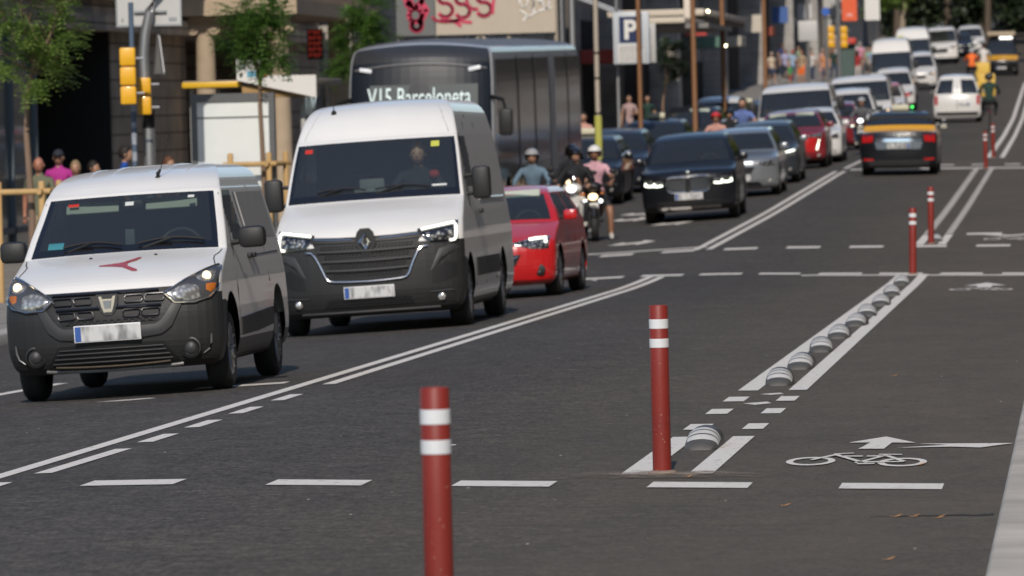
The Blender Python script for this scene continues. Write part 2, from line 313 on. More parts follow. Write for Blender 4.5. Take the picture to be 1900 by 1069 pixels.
line(mk,-5.95,151,-5.6,215,.11)
for a,b in ((49.2,51.8),(56,59),(63.2,66),(73,76)): line(mk,-9.15,a,-9.0,b,.11)
for a,b in ((99,104),(110,114)): line(mk,-9.3,a,-9.3,b,.1)
for a in range(152,300,9): line(mk,-9.2,a,-9.2,a+4,.12)
for a,b in ((215,240),(246,330)): line(mk,-5.5,a,-5.2,b,.13)
for u0,u1 in ((-12,-9.6),(-7.2,-6.45)): patch(mk, [(u0,47.55),(u1,47.55),(u1,47.95),(u0,47.95)],1)
tag(mk.build('lane_markings', PAINT, sharp=180), kind='structure')
mk = MB()   # cycle lane borders
for u,w in ((-2.49,.15),(-2.12,.135)):
    line(mk,u,32.65,u,36.9,w); line(mk,u,44.0,u-.02 if u<-2.3 else u-.09,83.3,w)
    for a in (37.85,40.1,42.1): line(mk,u,a,u,a+.78,w)
    u1 = u-.15; u2 = u
    line(mk,u1,97,u1+.02,102,w); k = 0
    for i in range(52):
        a = 102.5+i*.88; t = (a-97)/52; line(mk,u1+(u2-u1)*t*.7,a,u1+(u2-u1)*t*.7,a+.56,w*.92)
    line(mk,u+.03,161.5,u-.15,300,w)
tag(mk.build('cycle_lane_markings', PAINT, sharp=180), kind='structure')
mk = MB()   # crossing rows
def cv(v0,u): return v0-.30*(u+1)-.0
def skew(mk, v0, u0, u1, d, sl=-.3): patch(mk, [(u0-.0,v0+sl*(u0+1)),(u1-.0,v0+sl*(u1+1)),(u1,v0+d+sl*(u1+1)),(u0,v0+d+sl*(u0+1))], 1)
for u in (-7.38,-6.3,-5.26,-4.18,-3.13,-2.05,-1.02): skew(mk, 30.95, u-.275, u+.27, .52)
skew(mk, 82.15, -7.0, -.5, .42, -.42)
for i in range(9): skew(mk, 82.75, -6.9+i*.87-.3, -6.9+i*.87+.3+(.02 if i%3 else 0), .7, -.42)
skew(mk, 98.0, -9.9, -6.2, .5, -.02)
for i in range(9): skew(mk, 95.6, -8.9+i*1.03, -8.9+i*1.03+.55, .9, -.15)
for i in range(2): skew(mk, 101.6, -1.95+i*1.15, -1.35+i*1.15, .9, 0)
skew(mk, 147.2, -5.75, -.5, 1.2, -.35)
for i in range(7): skew(mk, 151.5, -5.3+i*.85, -4.9+i*.85, 1.2, -.2)
tag(mk.build('crossing_markings', PAINT, sharp=180), kind='structure')
def pedal(mk, uc, vc, L=.80, D=2.6, dz=.006):   # bicycle symbol lying across the lane; wheels left and right
    def P(x,y): return (uc+x*L, vc+y*D)
    def ell(cx,cy,ro,ri,n=28):
        for i in range(n):
            a,b = 2*math.pi*i/n, 2*math.pi*(i+1)/n
            patch(mk, [P(cx+ro*math.cos(a),cy+ro*math.sin(a)),P(cx+ro*math.cos(b),cy+ro*math.sin(b)),P(cx+ri*math.cos(b),cy+ri*math.sin(b)),P(cx+ri*math.cos(a),cy+ri*math.sin(a))],1,dz)
    def bar(x0,y0,x1,y1,w=.019):
        d = Vector((x1-x0,y1-y0)).normalized(); n = Vector((-d.y,d.x))*w
        patch(mk, [P(x0-n.x,y0-n.y),P(x1-n.x,y1-n.y),P(x1+n.x,y1+n.y),P(x0+n.x,y0+n.y)],2,dz+.003)
    ell(-.33,.02,.175,.125); ell(.33,-.06,.175,.125); ell(.04,-.05,.05,.032,14)
    bar(-.33,.06,-.16,.30); bar(-.17,.25,.02,-.03); bar(-.14,.20,.02,.19); bar(.05,.19,.2,.19); bar(.04,-.04,.19,.23); bar(.2,.19,.34,-.05); bar(.05,-.05,.34,-.06); bar(.13,.26,.3,.245,.016); bar(-.2,.30,-.06,.33,.014); bar(.02,-.13,.14,-.12)
mk = MB(); pedal(mk,-1.30,33.75); pedal(mk,-1.27,74.9,.8,2.7); pedal(mk,-1.2,99.3,.85,2.7)
def poly(mk, pts, dz=.006): mk.f([mk.v(p[0],p[1],h(p[0],p[1])+dz) for p in pts])
# straight arrow and turning taper beside it
poly(mk,[(-1.43,35.9),(-1.225,36.62),(-1.02,35.8),(-1.165,35.86),(-1.19,35.12),(-1.345,35.15),(-1.325,35.38),(-1.30,35.9)])
poly(mk,[(-1.12,35.22),(-.80,35.28),(-.62,35.14),(-.33-.1,35.62),(-1.0,35.68),(-.82,35.5)])
poly(mk,[(-1.52,76.9),(-1.25,78.6),(-.98,76.9),(-1.15,76.9),(-1.16,75.9),(-1.34,75.9),(-1.35,76.9)])
poly(mk,[(-1.7,101.6),(-1.2,100.4),(-.75,101.6),(-.8,102.1),(-1.2,101.1),(-1.6,102.1)])
# lane arrows by the queue
for u,v in ((-7.9,103),(-7.95,114),(-9.15,122),(-9.1,118.5)):
    poly(mk,[(u-.28,v-.5),(u-.1,v+.8),(u-.02,v+.2),(u+.25,v+.6),(u+.22,v+1.4),(u+.5,v+.4),(u+.25,v-1.2),(u+.22,v-.4),(u,v-.7)])
for u,v,w,d in ((-2.3,41.75,.1,.25),(-2.28,43.35,.09,.18),(-7.5,46,.25,.15),(-3.9,36.2,.05,.1),(-4.4,40,.07,.15)): poly(mk,[(u-w,v),(u,v-d),(u+w,v),(u+w*.6,v+d)],.004)
tag(mk.build('road_symbols', PAINT, sharp=180), kind='structure')
# concrete dust patch at the bollard foot
mk = MB(); patch(mk, [(-3.1,31.9),(-1.4,31.9),(-1.4,33.2),(-3.1,33.2)], 8, .007)
tag(mk.build('concrete_patch', worn('dusty_concrete', (.24,.195,.155), .50, .80, 7, aniso=(1,.6,1), radial=((-2.28,32.6,-.3),(1.0,1.5,0)), rough=.95, var=.4, scale=9)), kind='structure')
# ------------------------------------------------------------------ bollards and lane separators
BRED = mat('bollard_red', (.205,.022,.015), .5, var=.22, scale=5, coat=.0, spec=.4, bump=.05, bscale=60)
BAND = mat('reflective_band', (.66,.67,.68), .35, var=.12, scale=22, aniso=(1,1,.1)); SCUFF = mat('scuff', (.34,.20,.14), .8, var=.4, scale=30)
def bollard(u, v, label, tilt=0, first=None, hh=.935):
    t = gthing('bollard', u, v, label, 'bollard', 'red flexible bollards along the cycle lane'); t.rotation_euler = (0,tilt,rnd.uniform(0,3)) if tilt else (0,0,0)
    r = .052
    mb = MB(); mb.lathe([(0,r),(.02,r),(hh*.5,r),(hh-.006,r),(hh,r-.004)], n=32, cap0=True); mb.lathe([(hh,r-.004),(hh+.0005,.04),(hh-.012,.038),(hh-.03,.0)], n=32); mb.build('post', BRED, t)
    for z0,z1 in ((hh-.130,hh-.077),(hh-.235,hh-.185)):
        mb = MB(); mb.lathe([(z0,r),(z0+.002,r+.0022),(z1-.002,r+.0022),(z1,r)], n=32); mb.build('reflective_band', BAND, t)
    mb = MB(); mb.lathe([(-.01,.085),(.012,.08),(.02,.055)], n=18, cap1=True); mb.build('foot_collar', mat('collar_mortar', (.26,.2,.16), .95, var=.4, scale=30), t)
    mb = MB(); rr = random.Random(int(v*10))
    for i in range(34):
        a = rr.uniform(-2.7,-.4); z = rr.choice([rr.uniform(.02,.35),rr.uniform(.05,.8)]); s_ = rr.uniform(.0012,.004)
        P = []
        for k in range(5):
            da = rr.uniform(.5,1)*s_/r*math.cos(k*1.257)*1.0; dz = rr.uniform(.5,1.6)*s_*math.sin(k*1.257); P.append(mb.v((r+.0008)*math.cos(a+da),(r+.0008)*math.sin(a+da),z+dz))
        mb.f(P)
    tag(mb.build('scuff_marks', SCUFF, t), kind='stuff')
    return t
bollard(-2.28,20.75,'nearest red bollard, its foot cut off by the bottom edge', hh=.962)
bollard(-2.34,32.75,'tall sharp red bollard planted between two white lines beside the nearest striped hump')
bollard(-2.36,83.3,'red bollard at the far end of the row of humps', .03)
bollard(-2.45,97.4,'red bollard just beyond the crossing, at the start of the dashed border lines', .015)
bollard(-2.31,147.5,'small distant red bollard standing left of its close neighbour near the far crossing', .02)
bollard(-2.32,161.5,'farthest red bollard, right behind another one at the far crossing')
HB = mat('hump_rubber', (.075,.072,.068), .55, var=.35, scale=10, bump=.2, bscale=90); HS = mat('hump_stripe', (.55,.54,.52), .6, var=.28, scale=18)
def hump(u, v, label, tw=0):
    t = gthing('lane_separator', u, v, label, 'lane separator', 'striped rubber humps along the cycle lane', tw); L, Wd, H = .82, .103, .118
    rows = []
    def prof(y):
        e = min(1, max(0, min(y/.40, (L-y)/.2))); return H*(.22*min(1,max(0,y/.012)) + .78*math.sin(e*math.pi/2)**.9)*min(1,max(0,(L-y)/.02))
    def wd(y):
        e = min(1, max(0, (min(y, L-y)+.02)/.14)); return Wd*(.45+.55*math.sin(e*math.pi/2)**.7)
    ys = [0,.015,.04,.07,.10,.13,.16,.19,.22,.235,.30,.315,.38,.395,.46,.475,.55,.62,.66,.69,.72,.75,.78,.805,L]; n = 16
    def row(y, s=1, dz=0):
        return [(wd(y)*s*math.cos(math.pi*(1-i/n))*(1), y, max(0,prof(y)*s*math.sin(math.pi*(1-i/n))**.62)) for i in range(n+1)]
    mb = MB(); mb.grid([row(y) for y in ys]); mb.build('rubber_body', HB, t, sharp=60)
    for y0,y1 in ((.085,.165),(.185,.255),(.275,.345)):
        mb = MB(); yy = [y0,(y0+y1)/2,y1]; G = [[(p[0]*1.015,p[1],p[2]*1.012+.0015) for p in row(y)][3:-1] for y in yy]; mb.grid(G); mb.build('white_stripe', HS, t, sharp=60)
for i,(u,v,l,tw) in enumerate([(-2.29,35.3,'striped rubber hump directly behind the tall sharp bollard, set apart from the row',0),(-2.31,44.9,'first striped hump of the long row, nearest the three pairs of white squares',.02),
    (-2.31,48.2,'second striped hump in the row counting from the near end',-.01),(-2.31,52.3,'third striped hump in the row counting from the near end',.03),(-2.31,56,'fourth striped hump in the row counting from the near end',0),
    (-2.30,59.9,'fifth striped hump, in the middle of the row',-.03),(-2.30,63.4,'fourth striped hump counted back from the far red bollard',.02),(-2.30,67.7,'third striped hump counted back from the far red bollard',0),
    (-2.31,72.2,'second striped hump counted back from the far red bollard',.03),(-2.37,77.9,'last striped hump, at the foot of the far red bollard',0),(-2.4,98.4,'small pale hump just behind the bollard beyond the crossing',0)]): hump(u,v,l,tw)
# fallen leaves
LF = mat('dry_leaf', (.42,.20,.07), .7, var=.3, scale=40)
for i,(u,v,l) in enumerate([(-1.5,29.6,'small tan leaf alone on the asphalt below the white square'),(-.93,33.3,'orange leaf right of the painted bicycle'),(-.92,28.6,'left one of the leaves lying along the road crack'),(-.83,28.6,'middle one of the leaves lying along the road crack'),(-.71,28.5,'right one of the leaves lying along the road crack'),
    (-.1,28.2,'tan leaf lying on the pale concrete strip'),(-2.17,32.3,'yellowish leaf at the foot of the tall sharp bollard'),(-2.44,37.9,'orange scrap beside the white squares'),(-1.48,46.5,'orange cigarette-like scrap on the cycle lane beyond the humps'),(-.86,25.6,'tan leaf near the bottom right on the asphalt')]):
    mb = MB(); a = rnd.uniform(-.4,.4); c,s_ = math.cos(a),math.sin(a); pts = [(-.034,0,.006),(-.012,.014,.0),(.02,.012,.008),(.036,-.002,.016),(.014,-.013,.004),(-.014,-.012,.0)]
    mb.f([mb.v(p[0]*c-p[1]*s_, p[0]*s_+p[1]*c, p[2]+.004) for p in pts]); o = mb.build('fallen_leaf', LF, sharp=180); o.location = (u,v,h(u,v)+(.035 if u > -.4 else 0)); tag(o,l,'leaf','fallen leaves on the road')
mk = MB(); G = [[(-1.05+i*.05, 28.66+.03*math.sin(i*1.7)+j*(.01+.008*i)*(1+.3*math.sin(i*2.3)), h(-1.05+i*.05,28.7)+.003) for i in range(13)] for j in range(2)]; mk.grid(G); tag(mk.build('road_crack', mat('crack_tar', (.02,.019,.018), .9), sharp=180), kind='structure')
# ------------------------------------------------------------------ vehicles: a stack of closed rings, split into parts
def cat_rom(p0,p1,p2,p3,t): return .5*((2*p1)+(-p0+p2)*t+(2*p0-5*p1+4*p2-p3)*t*t+(-p0+3*p1-3*p2+p3)*t**3)
def pfun(a): return .38*a*a+.62*(1-max(0,1-a**2.6)**(1/2.6))
class Body:
    def __init__(s, R, sub=2, nf=20, Mn=44, arches=(), pf=3, side_bulge=.0, keep=()):
        s.nf, s.Mn = nf, Mn; rows = []; n = len(R)
        for i in range(n-1):
            for k in range(sub):
                t = k/sub; a = R[max(i-1,0)]; d = R[min(i+2,n-1)]
                q = []
                for j in range(7):
                    lin = R[i][j]+(R[i+1][j]-R[i][j])*t; cu = cat_rom(a[j],R[i][j],R[i+1][j],d[j],t); lo,hi = sorted((R[i][j],R[i+1][j])); q.append(min(max(cu,lo),hi) if hi-lo > 1e-9 else lin)
                rows.append((i+t, q))
        rows.append((n-1, list(R[-1]))); s.rows = rows
        bm = s.bm = bmesh.new(); V = []
        for r,(z,yf,bf,w,yr,br,cw) in rows:
            ring = []
            for k in range(nf+1):
                sv = math.sin(math.pi/2*(2*k/nf-1)); ring.append((w*sv, yf+bf*pfun(abs(sv)), z-cw*sv*sv))
            y0, y1 = yf+bf, yr-br
            for m in range(1,Mn): t = m/Mn; ring.append((w+side_bulge*math.sin(math.pi*t), y0+(y1-y0)*t, z-cw))
            for k in range(nf+1):
                sv = math.sin(math.pi/2*(1-2*k/nf)); ring.append((w*sv, yr-br*pfun(abs(sv)), z-cw*sv*sv))
            for m in range(1,Mn): t = 1-m/Mn; ring.append((-(w+side_bulge*math.sin(math.pi*t)), y0+(y1-y0)*t, z-cw))
            V.append([bm.verts.new(p) for p in ring])
        N = len(V[0]); s.meta = {}
        for i in range(len(V)-1):
            rmid = (rows[i][0]+rows[i+1][0])/2
            for j in range(N):
                f = bm.faces.new([V[i][j],V[i][(j+1)%N],V[i+1][(j+1)%N],V[i+1][j]])
                if j < nf: reg,q = 'F', (math.sin(math.pi/2*(2*(j+.5)/nf-1)))
                elif j < nf+Mn: reg,q = 'R', (j-nf+.5)/Mn
                elif j < 2*nf+Mn: reg,q = 'B', (math.sin(math.pi/2*(1-2*(j-nf-Mn+.5)/nf)))
                else: reg,q = 'L', 1-(j-2*nf-Mn+.5)/Mn
                s.meta[f] = (reg, rmid, q)
        ft = bm.faces.new(V[-1]); s.meta[ft] = ('T',n,0); fb = bm.faces.new(V[0][::-1]); s.meta[fb] = ('U',0,0)
        for (ya,za,ra) in arches:
            ds, vs = set(), set()
            for f,(reg,r,q) in s.meta.items():
                c = f.calc_center_median()
                if (reg in 'RL' or (reg in 'FB' and abs(q) > .93)) and math.hypot(c.y-ya, c.z-za) < ra: ds.add(f)
            for f in ds:
                for v in f.verts:
                    if any(g_ not in ds and s.meta.get(g_,('U',))[0] != 'U' for g_ in v.link_faces): vs.add(v)
            for f in ds: del s.meta[f]
            bmesh.ops.delete(bm, geom=list(ds), context='FACES')
            for v in vs:
                if not v.is_valid: continue
                d = Vector((v.co.y-ya, v.co.z-za)); 
                if d.length > 1e-4: d = d.normalized()*ra; v.co.y, v.co.z = ya+d.x, za+d.y
        bmesh.ops.recalc_face_normals(bm, faces=bm.faces); bm.normal_update()
        s.bvh = BVHTree.FromBMesh(bm); s.arches = arches
    def split(s, cls, mats, parent):
        out = {}; groups = {}
        for f,(reg,r,q) in s.meta.items():
            groups.setdefault(cls(reg, r, q, f.calc_center_median()), []).append(f)
        for nm, fs in groups.items():
            if nm is None: continue
            isl = [fs]
            if nm in ('side_window','sill','bumper','rear_window','door_panel','pillar_trim'):
                left = set(fs); isl = []
                while left:
                    st = [left.pop()]; comp = list(st)
                    while st:
                        for e in st.pop().edges:
                            for g_ in e.link_faces:
                                if g_ in left: left.discard(g_); st.append(g_); comp.append(g_)
                    isl.append(comp)
            for fs in isl:
              mb = MB(); vm = {}
              for f in fs:
                vs = []
                for v in f.verts:
                    if v not in vm: vm[v] = mb.v(v.co)
                    vs.append(vm[v])
                mb.f(vs)
              o = mb.build(nm, mats[nm], parent, sharp=50, fix=False); out[nm] = o
        return out
    def hit(s, mode, a, z):
        if mode == 'F': o,d = Vector((a,-4,z)), Vector((0,1,0))
        elif mode == 'B': o,d = Vector((a,20,z)), Vector((0,-1,0))
        elif mode == 'S': o,d = Vector((5,a,z)), Vector((-1,0,0))
        elif mode == 'X': o,d = Vector((-5,a,z)), Vector((1,0,0))
        else: o,d = Vector((a,z,8)), Vector((0,0,-1))
        l,n,i,dd = s.bvh.ray_cast(o, d)
        if l is None:
            l,n,i,dd = s.bvh.find_nearest(o+d*(4 if mode in 'FSX' else 2)); 
        return l, -d
    def drape(s, name, m, parent, top, bot, mode='F', off=.008, n=14, rows=4, bulge=0, thick=.03, sym=False, sharp=40):
        def samp(pl, t):
            L = [0]
            for a,b in zip(pl,pl[1:]): L.append(L[-1]+math.hypot(b[0]-a[0],b[1]-a[1]))
            x = t*L[-1]
            for i in range(len(pl)-1):
                if x <= L[i+1]+1e-9:
                    k = (x-L[i])/max(1e-9,L[i+1]-L[i]); return (pl[i][0]+(pl[i+1][0]-pl[i][0])*k, pl[i][1]+(pl[i+1][1]-pl[i][1])*k)
            return pl[-1]
        res = []
        for sg in ((1,-1) if sym else (1,)):
            mb = MB(); G = []; d = None
            for j in range(rows+1):
                row = []
                for i in range(n+1):
                    a = samp(top,i/n); b = samp(bot,i/n); t = j/rows; x = (a[0]+(b[0]-a[0])*t)*(sg if mode in 'FB' or mode == 'T' else 1); z = a[1]+(b[1]-a[1])*t
                    l,d = s.hit(mode if not (sg < 0 and mode == 'S') else 'X', x, z); bb = bulge*(1-(2*t-1)**2)**.5*(1-(2*i/n-1)**4) if bulge else 0
                    if mode in 'FB': p = Vector((x,l.y,z))
                    elif mode in 'SX': p = Vector((l.x,x,z))
                    else: p = Vector((x,z,l.z))
                    row.append(p+d*(off+bb))
                G.append(row)
            mb.grid(G, thick=-d*thick); res.append(mb.build(name, m, parent, sharp=sharp))
        return res
    def disc(s, name, m, parent, x, z, r, prof=None, mode='F', off=.005, n=20, ax=None):
        l,d = s.hit(mode, x, z); mb = MB(); mb.lathe(prof or [(-.03,r),(.0,r),(.004,r*.9),(.006,0)], l+d*off, ax or d, n); return mb.build(name, m, parent)
def wheel(parent, x, y, r, w, side, rim, spokes=5, detailed=True):
    mb = MB(); n = 32 if detailed else 18
    ri = r*.66
    mb.lathe([(-w/2+.01,ri),(-w/2,ri+.02),(-w/2+.005,r-.035),(-w/2+.03,r-.006),(-w*.18,r),(0,r-.003),(w*.18,r),(w/2-.03,r-.006),(w/2-.005,r-.035),(w/2,ri+.02),(w/2-.01,ri)], (x,y,r), (1,0,0), n)
    t = mb.build('tyre', TYRE, parent, sharp=50)
    mb = MB(); s_ = side
    mb.lathe([(s_*(w/2-.012),ri),(s_*(w/2-.02),ri-.015),(s_*(w/2-.075),ri-.03),(s_*(w/2-.08),.05),(s_*(w/2-.03),.045),(s_*(w/2-.025),0)], (x,y,r), (1,0,0), n)
    for k in range(spokes):
        a = 2*math.pi*k/spokes+.3; c,sn = math.cos(a),math.sin(a)
        for o_ in (-.035,.035):
            p0 = Vector((x+s_*(w/2-.035), y+c*.04-sn*o_*.4, r+sn*.04+c*o_*.4)); p1 = Vector((x+s_*(w/2-.018), y+c*(ri-.01)-sn*o_*1.3, r+sn*(ri-.01)+c*o_*1.3)); mb.tube([p0,p1],[.022,.016],5)
    mb.build('rim', rim, t)
    return t
def mirror(parent, B, x, y, z, w, hgt, m, side, stalk=True, d=.12):
    mb = MB(); xc = side*(x+w/2+.06)
    mb.box(xc-w/2,xc+w/2,y-d/2,y+d/2,z,z+hgt,bev=min(.045,d*.35,hgt*.3)); 
    for vv in mb.bm.verts:   # round the front
        if vv.co.y < y: vv.co.y += .3*abs(vv.co.x-xc)**1.5
    o = mb.build('mirror', m, parent)
    mb = MB(); mb.quad((xc-w/2+.02,y+d/2+.003,z+.02),(xc+w/2-.02,y+d/2+.003,z+.02),(xc+w/2-.02,y+d/2+.003,z+hgt-.02),(xc-w/2+.02,y+d/2+.003,z+hgt-.02)); mb.build('mirror_glass', CHROME, o)
    if stalk:
        mb = MB(); zz = [z+hgt*.25] if hgt < .3 else [z+.06, z+hgt-.1]
        for q in zz: mb.tube([(side*(x-.04),y+.02,q),(xc-side*w*.3,y,q+.01)],[.028,.022],6)
        mb.build('mirror_arm', PLAST, o)
    return o
def interior(parent, w, yc, hz, rooftop, y1, dark=INT, seats=True, wheelx=None, visors=None):
    mb = MB(); mb.box(-w,w,yc,yc+.5,hz-.42,hz-.03,bev=.03); mb.box(-w,w,yc+.3,y1,.25,.36); mb.build('dashboard', dark, parent)
    if seats:
        for sx in (-w*.52, w*.52):
            mb = MB(); mb.box(sx-.25,sx+.25,yc+1.0,yc+1.5,.45,.62,bev=.05); mb.box(sx-.25,sx+.25,yc+1.42,yc+1.58,.55,hz+.22,bev=.05); mb.box(sx-.13,sx+.13,yc+1.45,yc+1.56,hz+.26,hz+.43,bev=.04); mb.build('seat', SEAT, parent)
    mb = MB(); mb.box(-w,w,min(y1,yc+2.0),min(y1,yc+2.0)+.03,.3,rooftop-.12); mb.build('bulkhead', INT, parent)
    if wheelx is not None:
        mb = MB(); c = Vector((wheelx,yc+.62,hz-.05)); R = Euler((-.45,0,0)).to_matrix(); pts = [c+R@Vector((.18*math.cos(a),0,.18*math.sin(a))) for a in [i*math.pi/10 for i in range(21)]]; mb.tube(pts,.016,6); mb.tube([c+R@Vector((-.17,0,0)),c+R@Vector((.17,0,0))],.02,6); mb.tube([c,c+Vector((0,-.2,-.08))],.03,6); mb.build('steering_wheel', BLACK, parent)
def plate(parent, B, x, z, mode='F', w=.52, hh=.115, off=.02, blue=True):
    l,d = B.hit(mode, x, z); y = l.y+d.y*off
    mb = MB(); ya, yb = sorted((y, y-d.y*.03)); mb.box(x-w/2-.008,x+w/2+.008,ya,yb,z-hh/2-.008,z+hh/2+.008,bev=.003); p = mb.build('number_plate', PLATEF, parent)
    e = y+d.y*.004; e0 = sorted((e, y))
    mb = MB(); mb.box(x-w/2+(.05 if blue else 0),x+w/2,*e0,z-hh/2,z+hh/2); mb.build('plate_face', PLATE, p)
    mb = MB(); mb.box(x-w/2,x-w/2+.048,*e0,z-hh/2,z+hh/2); mb.build('plate_band', BLUEP, p)
    return p
def wipers(parent, B, z0, spans, ws):
    for x0,x1 in spans:
        mb = MB(); pts = []
        for i in range(9):
            x = x0+(x1-x0)*i/8; zz = z0+.03+.03*math.sin(i/8*math.pi); l,d = B.hit('F', x, zz); pts.append(Vector((x,l.y-.025,zz+.012)))
        mb.tube(pts,.010,5); mb.tube([pts[0]+Vector((0,0,-.05)),pts[4]+Vector((0,-.015,.0))],.012,5); mb.build('wiper', BLACK, parent)
# ---- small white van (nearest)
def small_van(u, v, rz):
    t = vthing('delivery_van', u, v, 'small white delivery van with a red forked mark on its bonnet', 'van', 'vehicles queuing in the lane', rz)
    L = 4.36; t.scale = (1,1,1.025)
    R = [(.17,.16,.26,.76,L-.1,.1,0),(.22,.07,.28,.83,L-.04,.1,0),(.34,.015,.30,.868,L,.1,0),(.47,0,.31,.875,L,.1,0),(.60,.005,.31,.875,L,.1,0),(.70,.03,.32,.872,L,.1,.0),
         (.80,.07,.33,.868,L-.01,.09,.0),(.875,.17,.32,.862,L-.02,.09,.01),(.955,.40,.26,.855,L-.03,.09,.02),(1.02,.66,.19,.845,L-.04,.09,.025),(1.075,.93,.12,.835,L-.05,.09,.02),
         (1.10,.985,.12,.83,L-.06,.09,.015),(1.24,1.17,.125,.80,L-.08,.09,.012),(1.38,1.36,.13,.765,L-.11,.09,.01),(1.53,1.55,.13,.73,L-.14,.09,.01),
         (1.565,1.61,.13,.715,L-.16,.09,.01),(1.635,1.76,.14,.69,L-.2,.1,.012),(1.69,1.96,.15,.655,L-.24,.1,.012),(1.73,2.25,.14,.60,L-.32,.1,.012),(1.755,2.6,.10,.50,L-.6,.08,.015),(1.765,2.9,.02,.12,L-1.0,.02,0)]
    WR = .315; B = Body(R, 3, 24, 60, arches=((.84,WR+.02,.385),(3.65,WR+.02,.385)))
    def cls(reg,r,q,c):
        if reg == 'U': return 'underbody'
        if reg == 'F':
            if 11 < r < 14.02: return ('windscreen' if r < 14 and r > 11.3 and abs(q) < .87 else 'windscreen_seal') if abs(q) < .92 else 'body'
            if 10.6 < r <= 11 and abs(q) < .92: return 'windscreen_seal'
            if r < 5.35 or (r < 6.0 and abs(q) > .0 and abs(c.x) < .5): return 'bumper'
        if reg in 'RL':
            if 11 < r < 14 and c.y > 1.52 and c.y < 2.12 and c.z > 1.10: return 'side_window'
            if r < 4.6 and c.y < .84: return 'bumper'
            if r < 2.0: return 'sill'
        if reg == 'B':
            if 12 < r < 14 and abs(q) < .9: return 'rear_window'
            if r < 3: return 'bumper'
        return 'body'
    B.split(cls, dict(body=WHITE, bumper=PLAST, sill=PLAST2, windscreen=GLASS, windscreen_seal=GLOSSB, side_window=GLASS, rear_window=GLASSD, underbody=BLACK), t)
    mb = MB(); mb.box(-.55,.55,.35,4.1,.20,.42); mb.box(-.74,.74,.5,1.2,.42,.60); mb.box(-.74,.74,3.25,4.05,.42,.6); mb.tube([(-.7,3.65,.3),(.7,3.65,.3)],.05,6); mb.tube([(-.7,.84,.3),(.7,.84,.3)],.05,6); mb.build('chassis', BLACK, t)
    D = B.drape
    # headlights: dark housing, clear reflector bowl, lit bulb, amber indicator, glass
    for sg in (1,-1):
        X = lambda pl: [(sg*a,b) for a,b in pl]
        top = [(.455,.755),(.60,.845),(.74,.915),(.825,.945),(.85,.93)]; bot = [(.455,.745),(.53,.672),(.68,.668),(.80,.70),(.855,.76)]
        hl = D('headlight', mat('headlight_shell', (.16,.16,.165), .3, metal=.6, coat=.6), t, X(top), X(bot), off=.010, n=20, rows=6, bulge=.012, thick=.08)[0]
        D('lamp_bowl', LAMPW, hl, X([(.495,.755),(.56,.80),(.64,.82),(.725,.80)]), X([(.495,.735),(.55,.69),(.65,.682),(.725,.70)]), off=.017, n=12, rows=5, bulge=.014, thick=.02)
        D('lamp_bowl', LAMPW, hl, X([(.685,.865),(.73,.895),(.79,.912),(.825,.90)]), X([(.685,.855),(.72,.825),(.77,.815),(.82,.835)]), off=.018, n=10, rows=4, bulge=.012, thick=.02)
        for a,b,rr,m_ in ((.765,.862,.036,WARM),):
            l,d = B.hit('F', sg*a, b); mb = MB(); mb.ball(l+Vector((0,-.04,0)), rr, 10, 8); mb.build('bulb', m_, hl)
        D('indicator', AMBER, hl, X([(.765,.80),(.80,.805),(.838,.80)]), X([(.765,.755),(.80,.735),(.832,.76)]), off=.02, n=8, rows=4, bulge=.008, thick=.02)
        D('lens', LENS, hl, X(top), X(bot), off=.034, n=16, rows=5, bulge=.016, thick=.03)
        mb = MB(); pts = [Vector((sg*a, B.hit('F',sg*a,b)[0].y-.032, b)) for a,b in top+bot[::-1]+[top[0]]]; mb.tube(pts,.007,5); mb.build('lamp_rim', CHROME, hl)
        # fog lamp recess
        B.disc('fog_recess', mat('recess_black', (.008,.008,.008), .5), t, sg*.625, .315, .075, [(0,.085),(.012,.083),(.016,.07),(-.0,.058),(-.01,.0)], off=.004)
        B.disc('fog_lamp', PLAST2, t, sg*.625, .315, .048, [(-.01,.048),(.012,.046),(.024,.03),(.027,0)], off=.006)
        mb = MB(); pts = [Vector((sg*a, B.hit('F',sg*a,b)[0].y-.012, b)) for a,b in ((.79,.41),(.785,.35),(.77,.30),(.72,.265))]; mb.tube(pts,[.004,.009,.007,.004],6); mb.build('bumper_trim', CHROME if 0 else mat('satin_grey', (.3,.3,.3), .3, metal=.6), t)
    # grille
    gr = D('grille', BLACK, t, [(-.47,.775),(0,.785),(.47,.775)], [(-.38,.545),(0,.535),(.38,.545)], off=.006, n=24, rows=6, thick=.05)[0]
    def bar(nm, pts, r_, m_, par, yo=.018, n_=6):
        mb = MB(); P = []
        for a,b in pts: P.append(Vector((a, B.hit('F',a,b)[0].y-yo, b)))
        mb.tube(P, r_, n_); return mb.build(nm, m_, par)
    for z in (.668,.782): bar('grille_bar', [(-.455 + (0 if z>.7 else .03)+.05*i*(.94 if z<.7 else .955), z) for i in range(19)], .013, GLOSSB, gr)
    mbg = MB()
    def rr_outline(x0,x1,z0,z1,sk):
        return [(x0+sk,z0),(x1+sk*.4,z0),(x1,z1),(x0,z1),(x0+sk,z0)]
    for sg in (1,-1):
        for (a,b,z0,z1) in ((.135,.275,.70,.755),(.295,.445,.70,.755),(.12,.25,.59,.645),(.268,.405,.59,.645)):
            P = [Vector((sg*x, B.hit('F',sg*x,z)[0].y-.022, z)) for x,z in [(a+.01,z0),(b-.012,z0),(b,z0+.02),(b+.004,z1-.012),(b-.008,z1),(a+.012,z1),(a,z1-.015),(a,z0+.01),(a+.01,z0)]]
            mb = MB(); mb.tube(P,.0055,6); mb.build('grille_frame', mat('smoked_chrome', (.045,.045,.05), .3, metal=.9), gr)
    mb = MB()
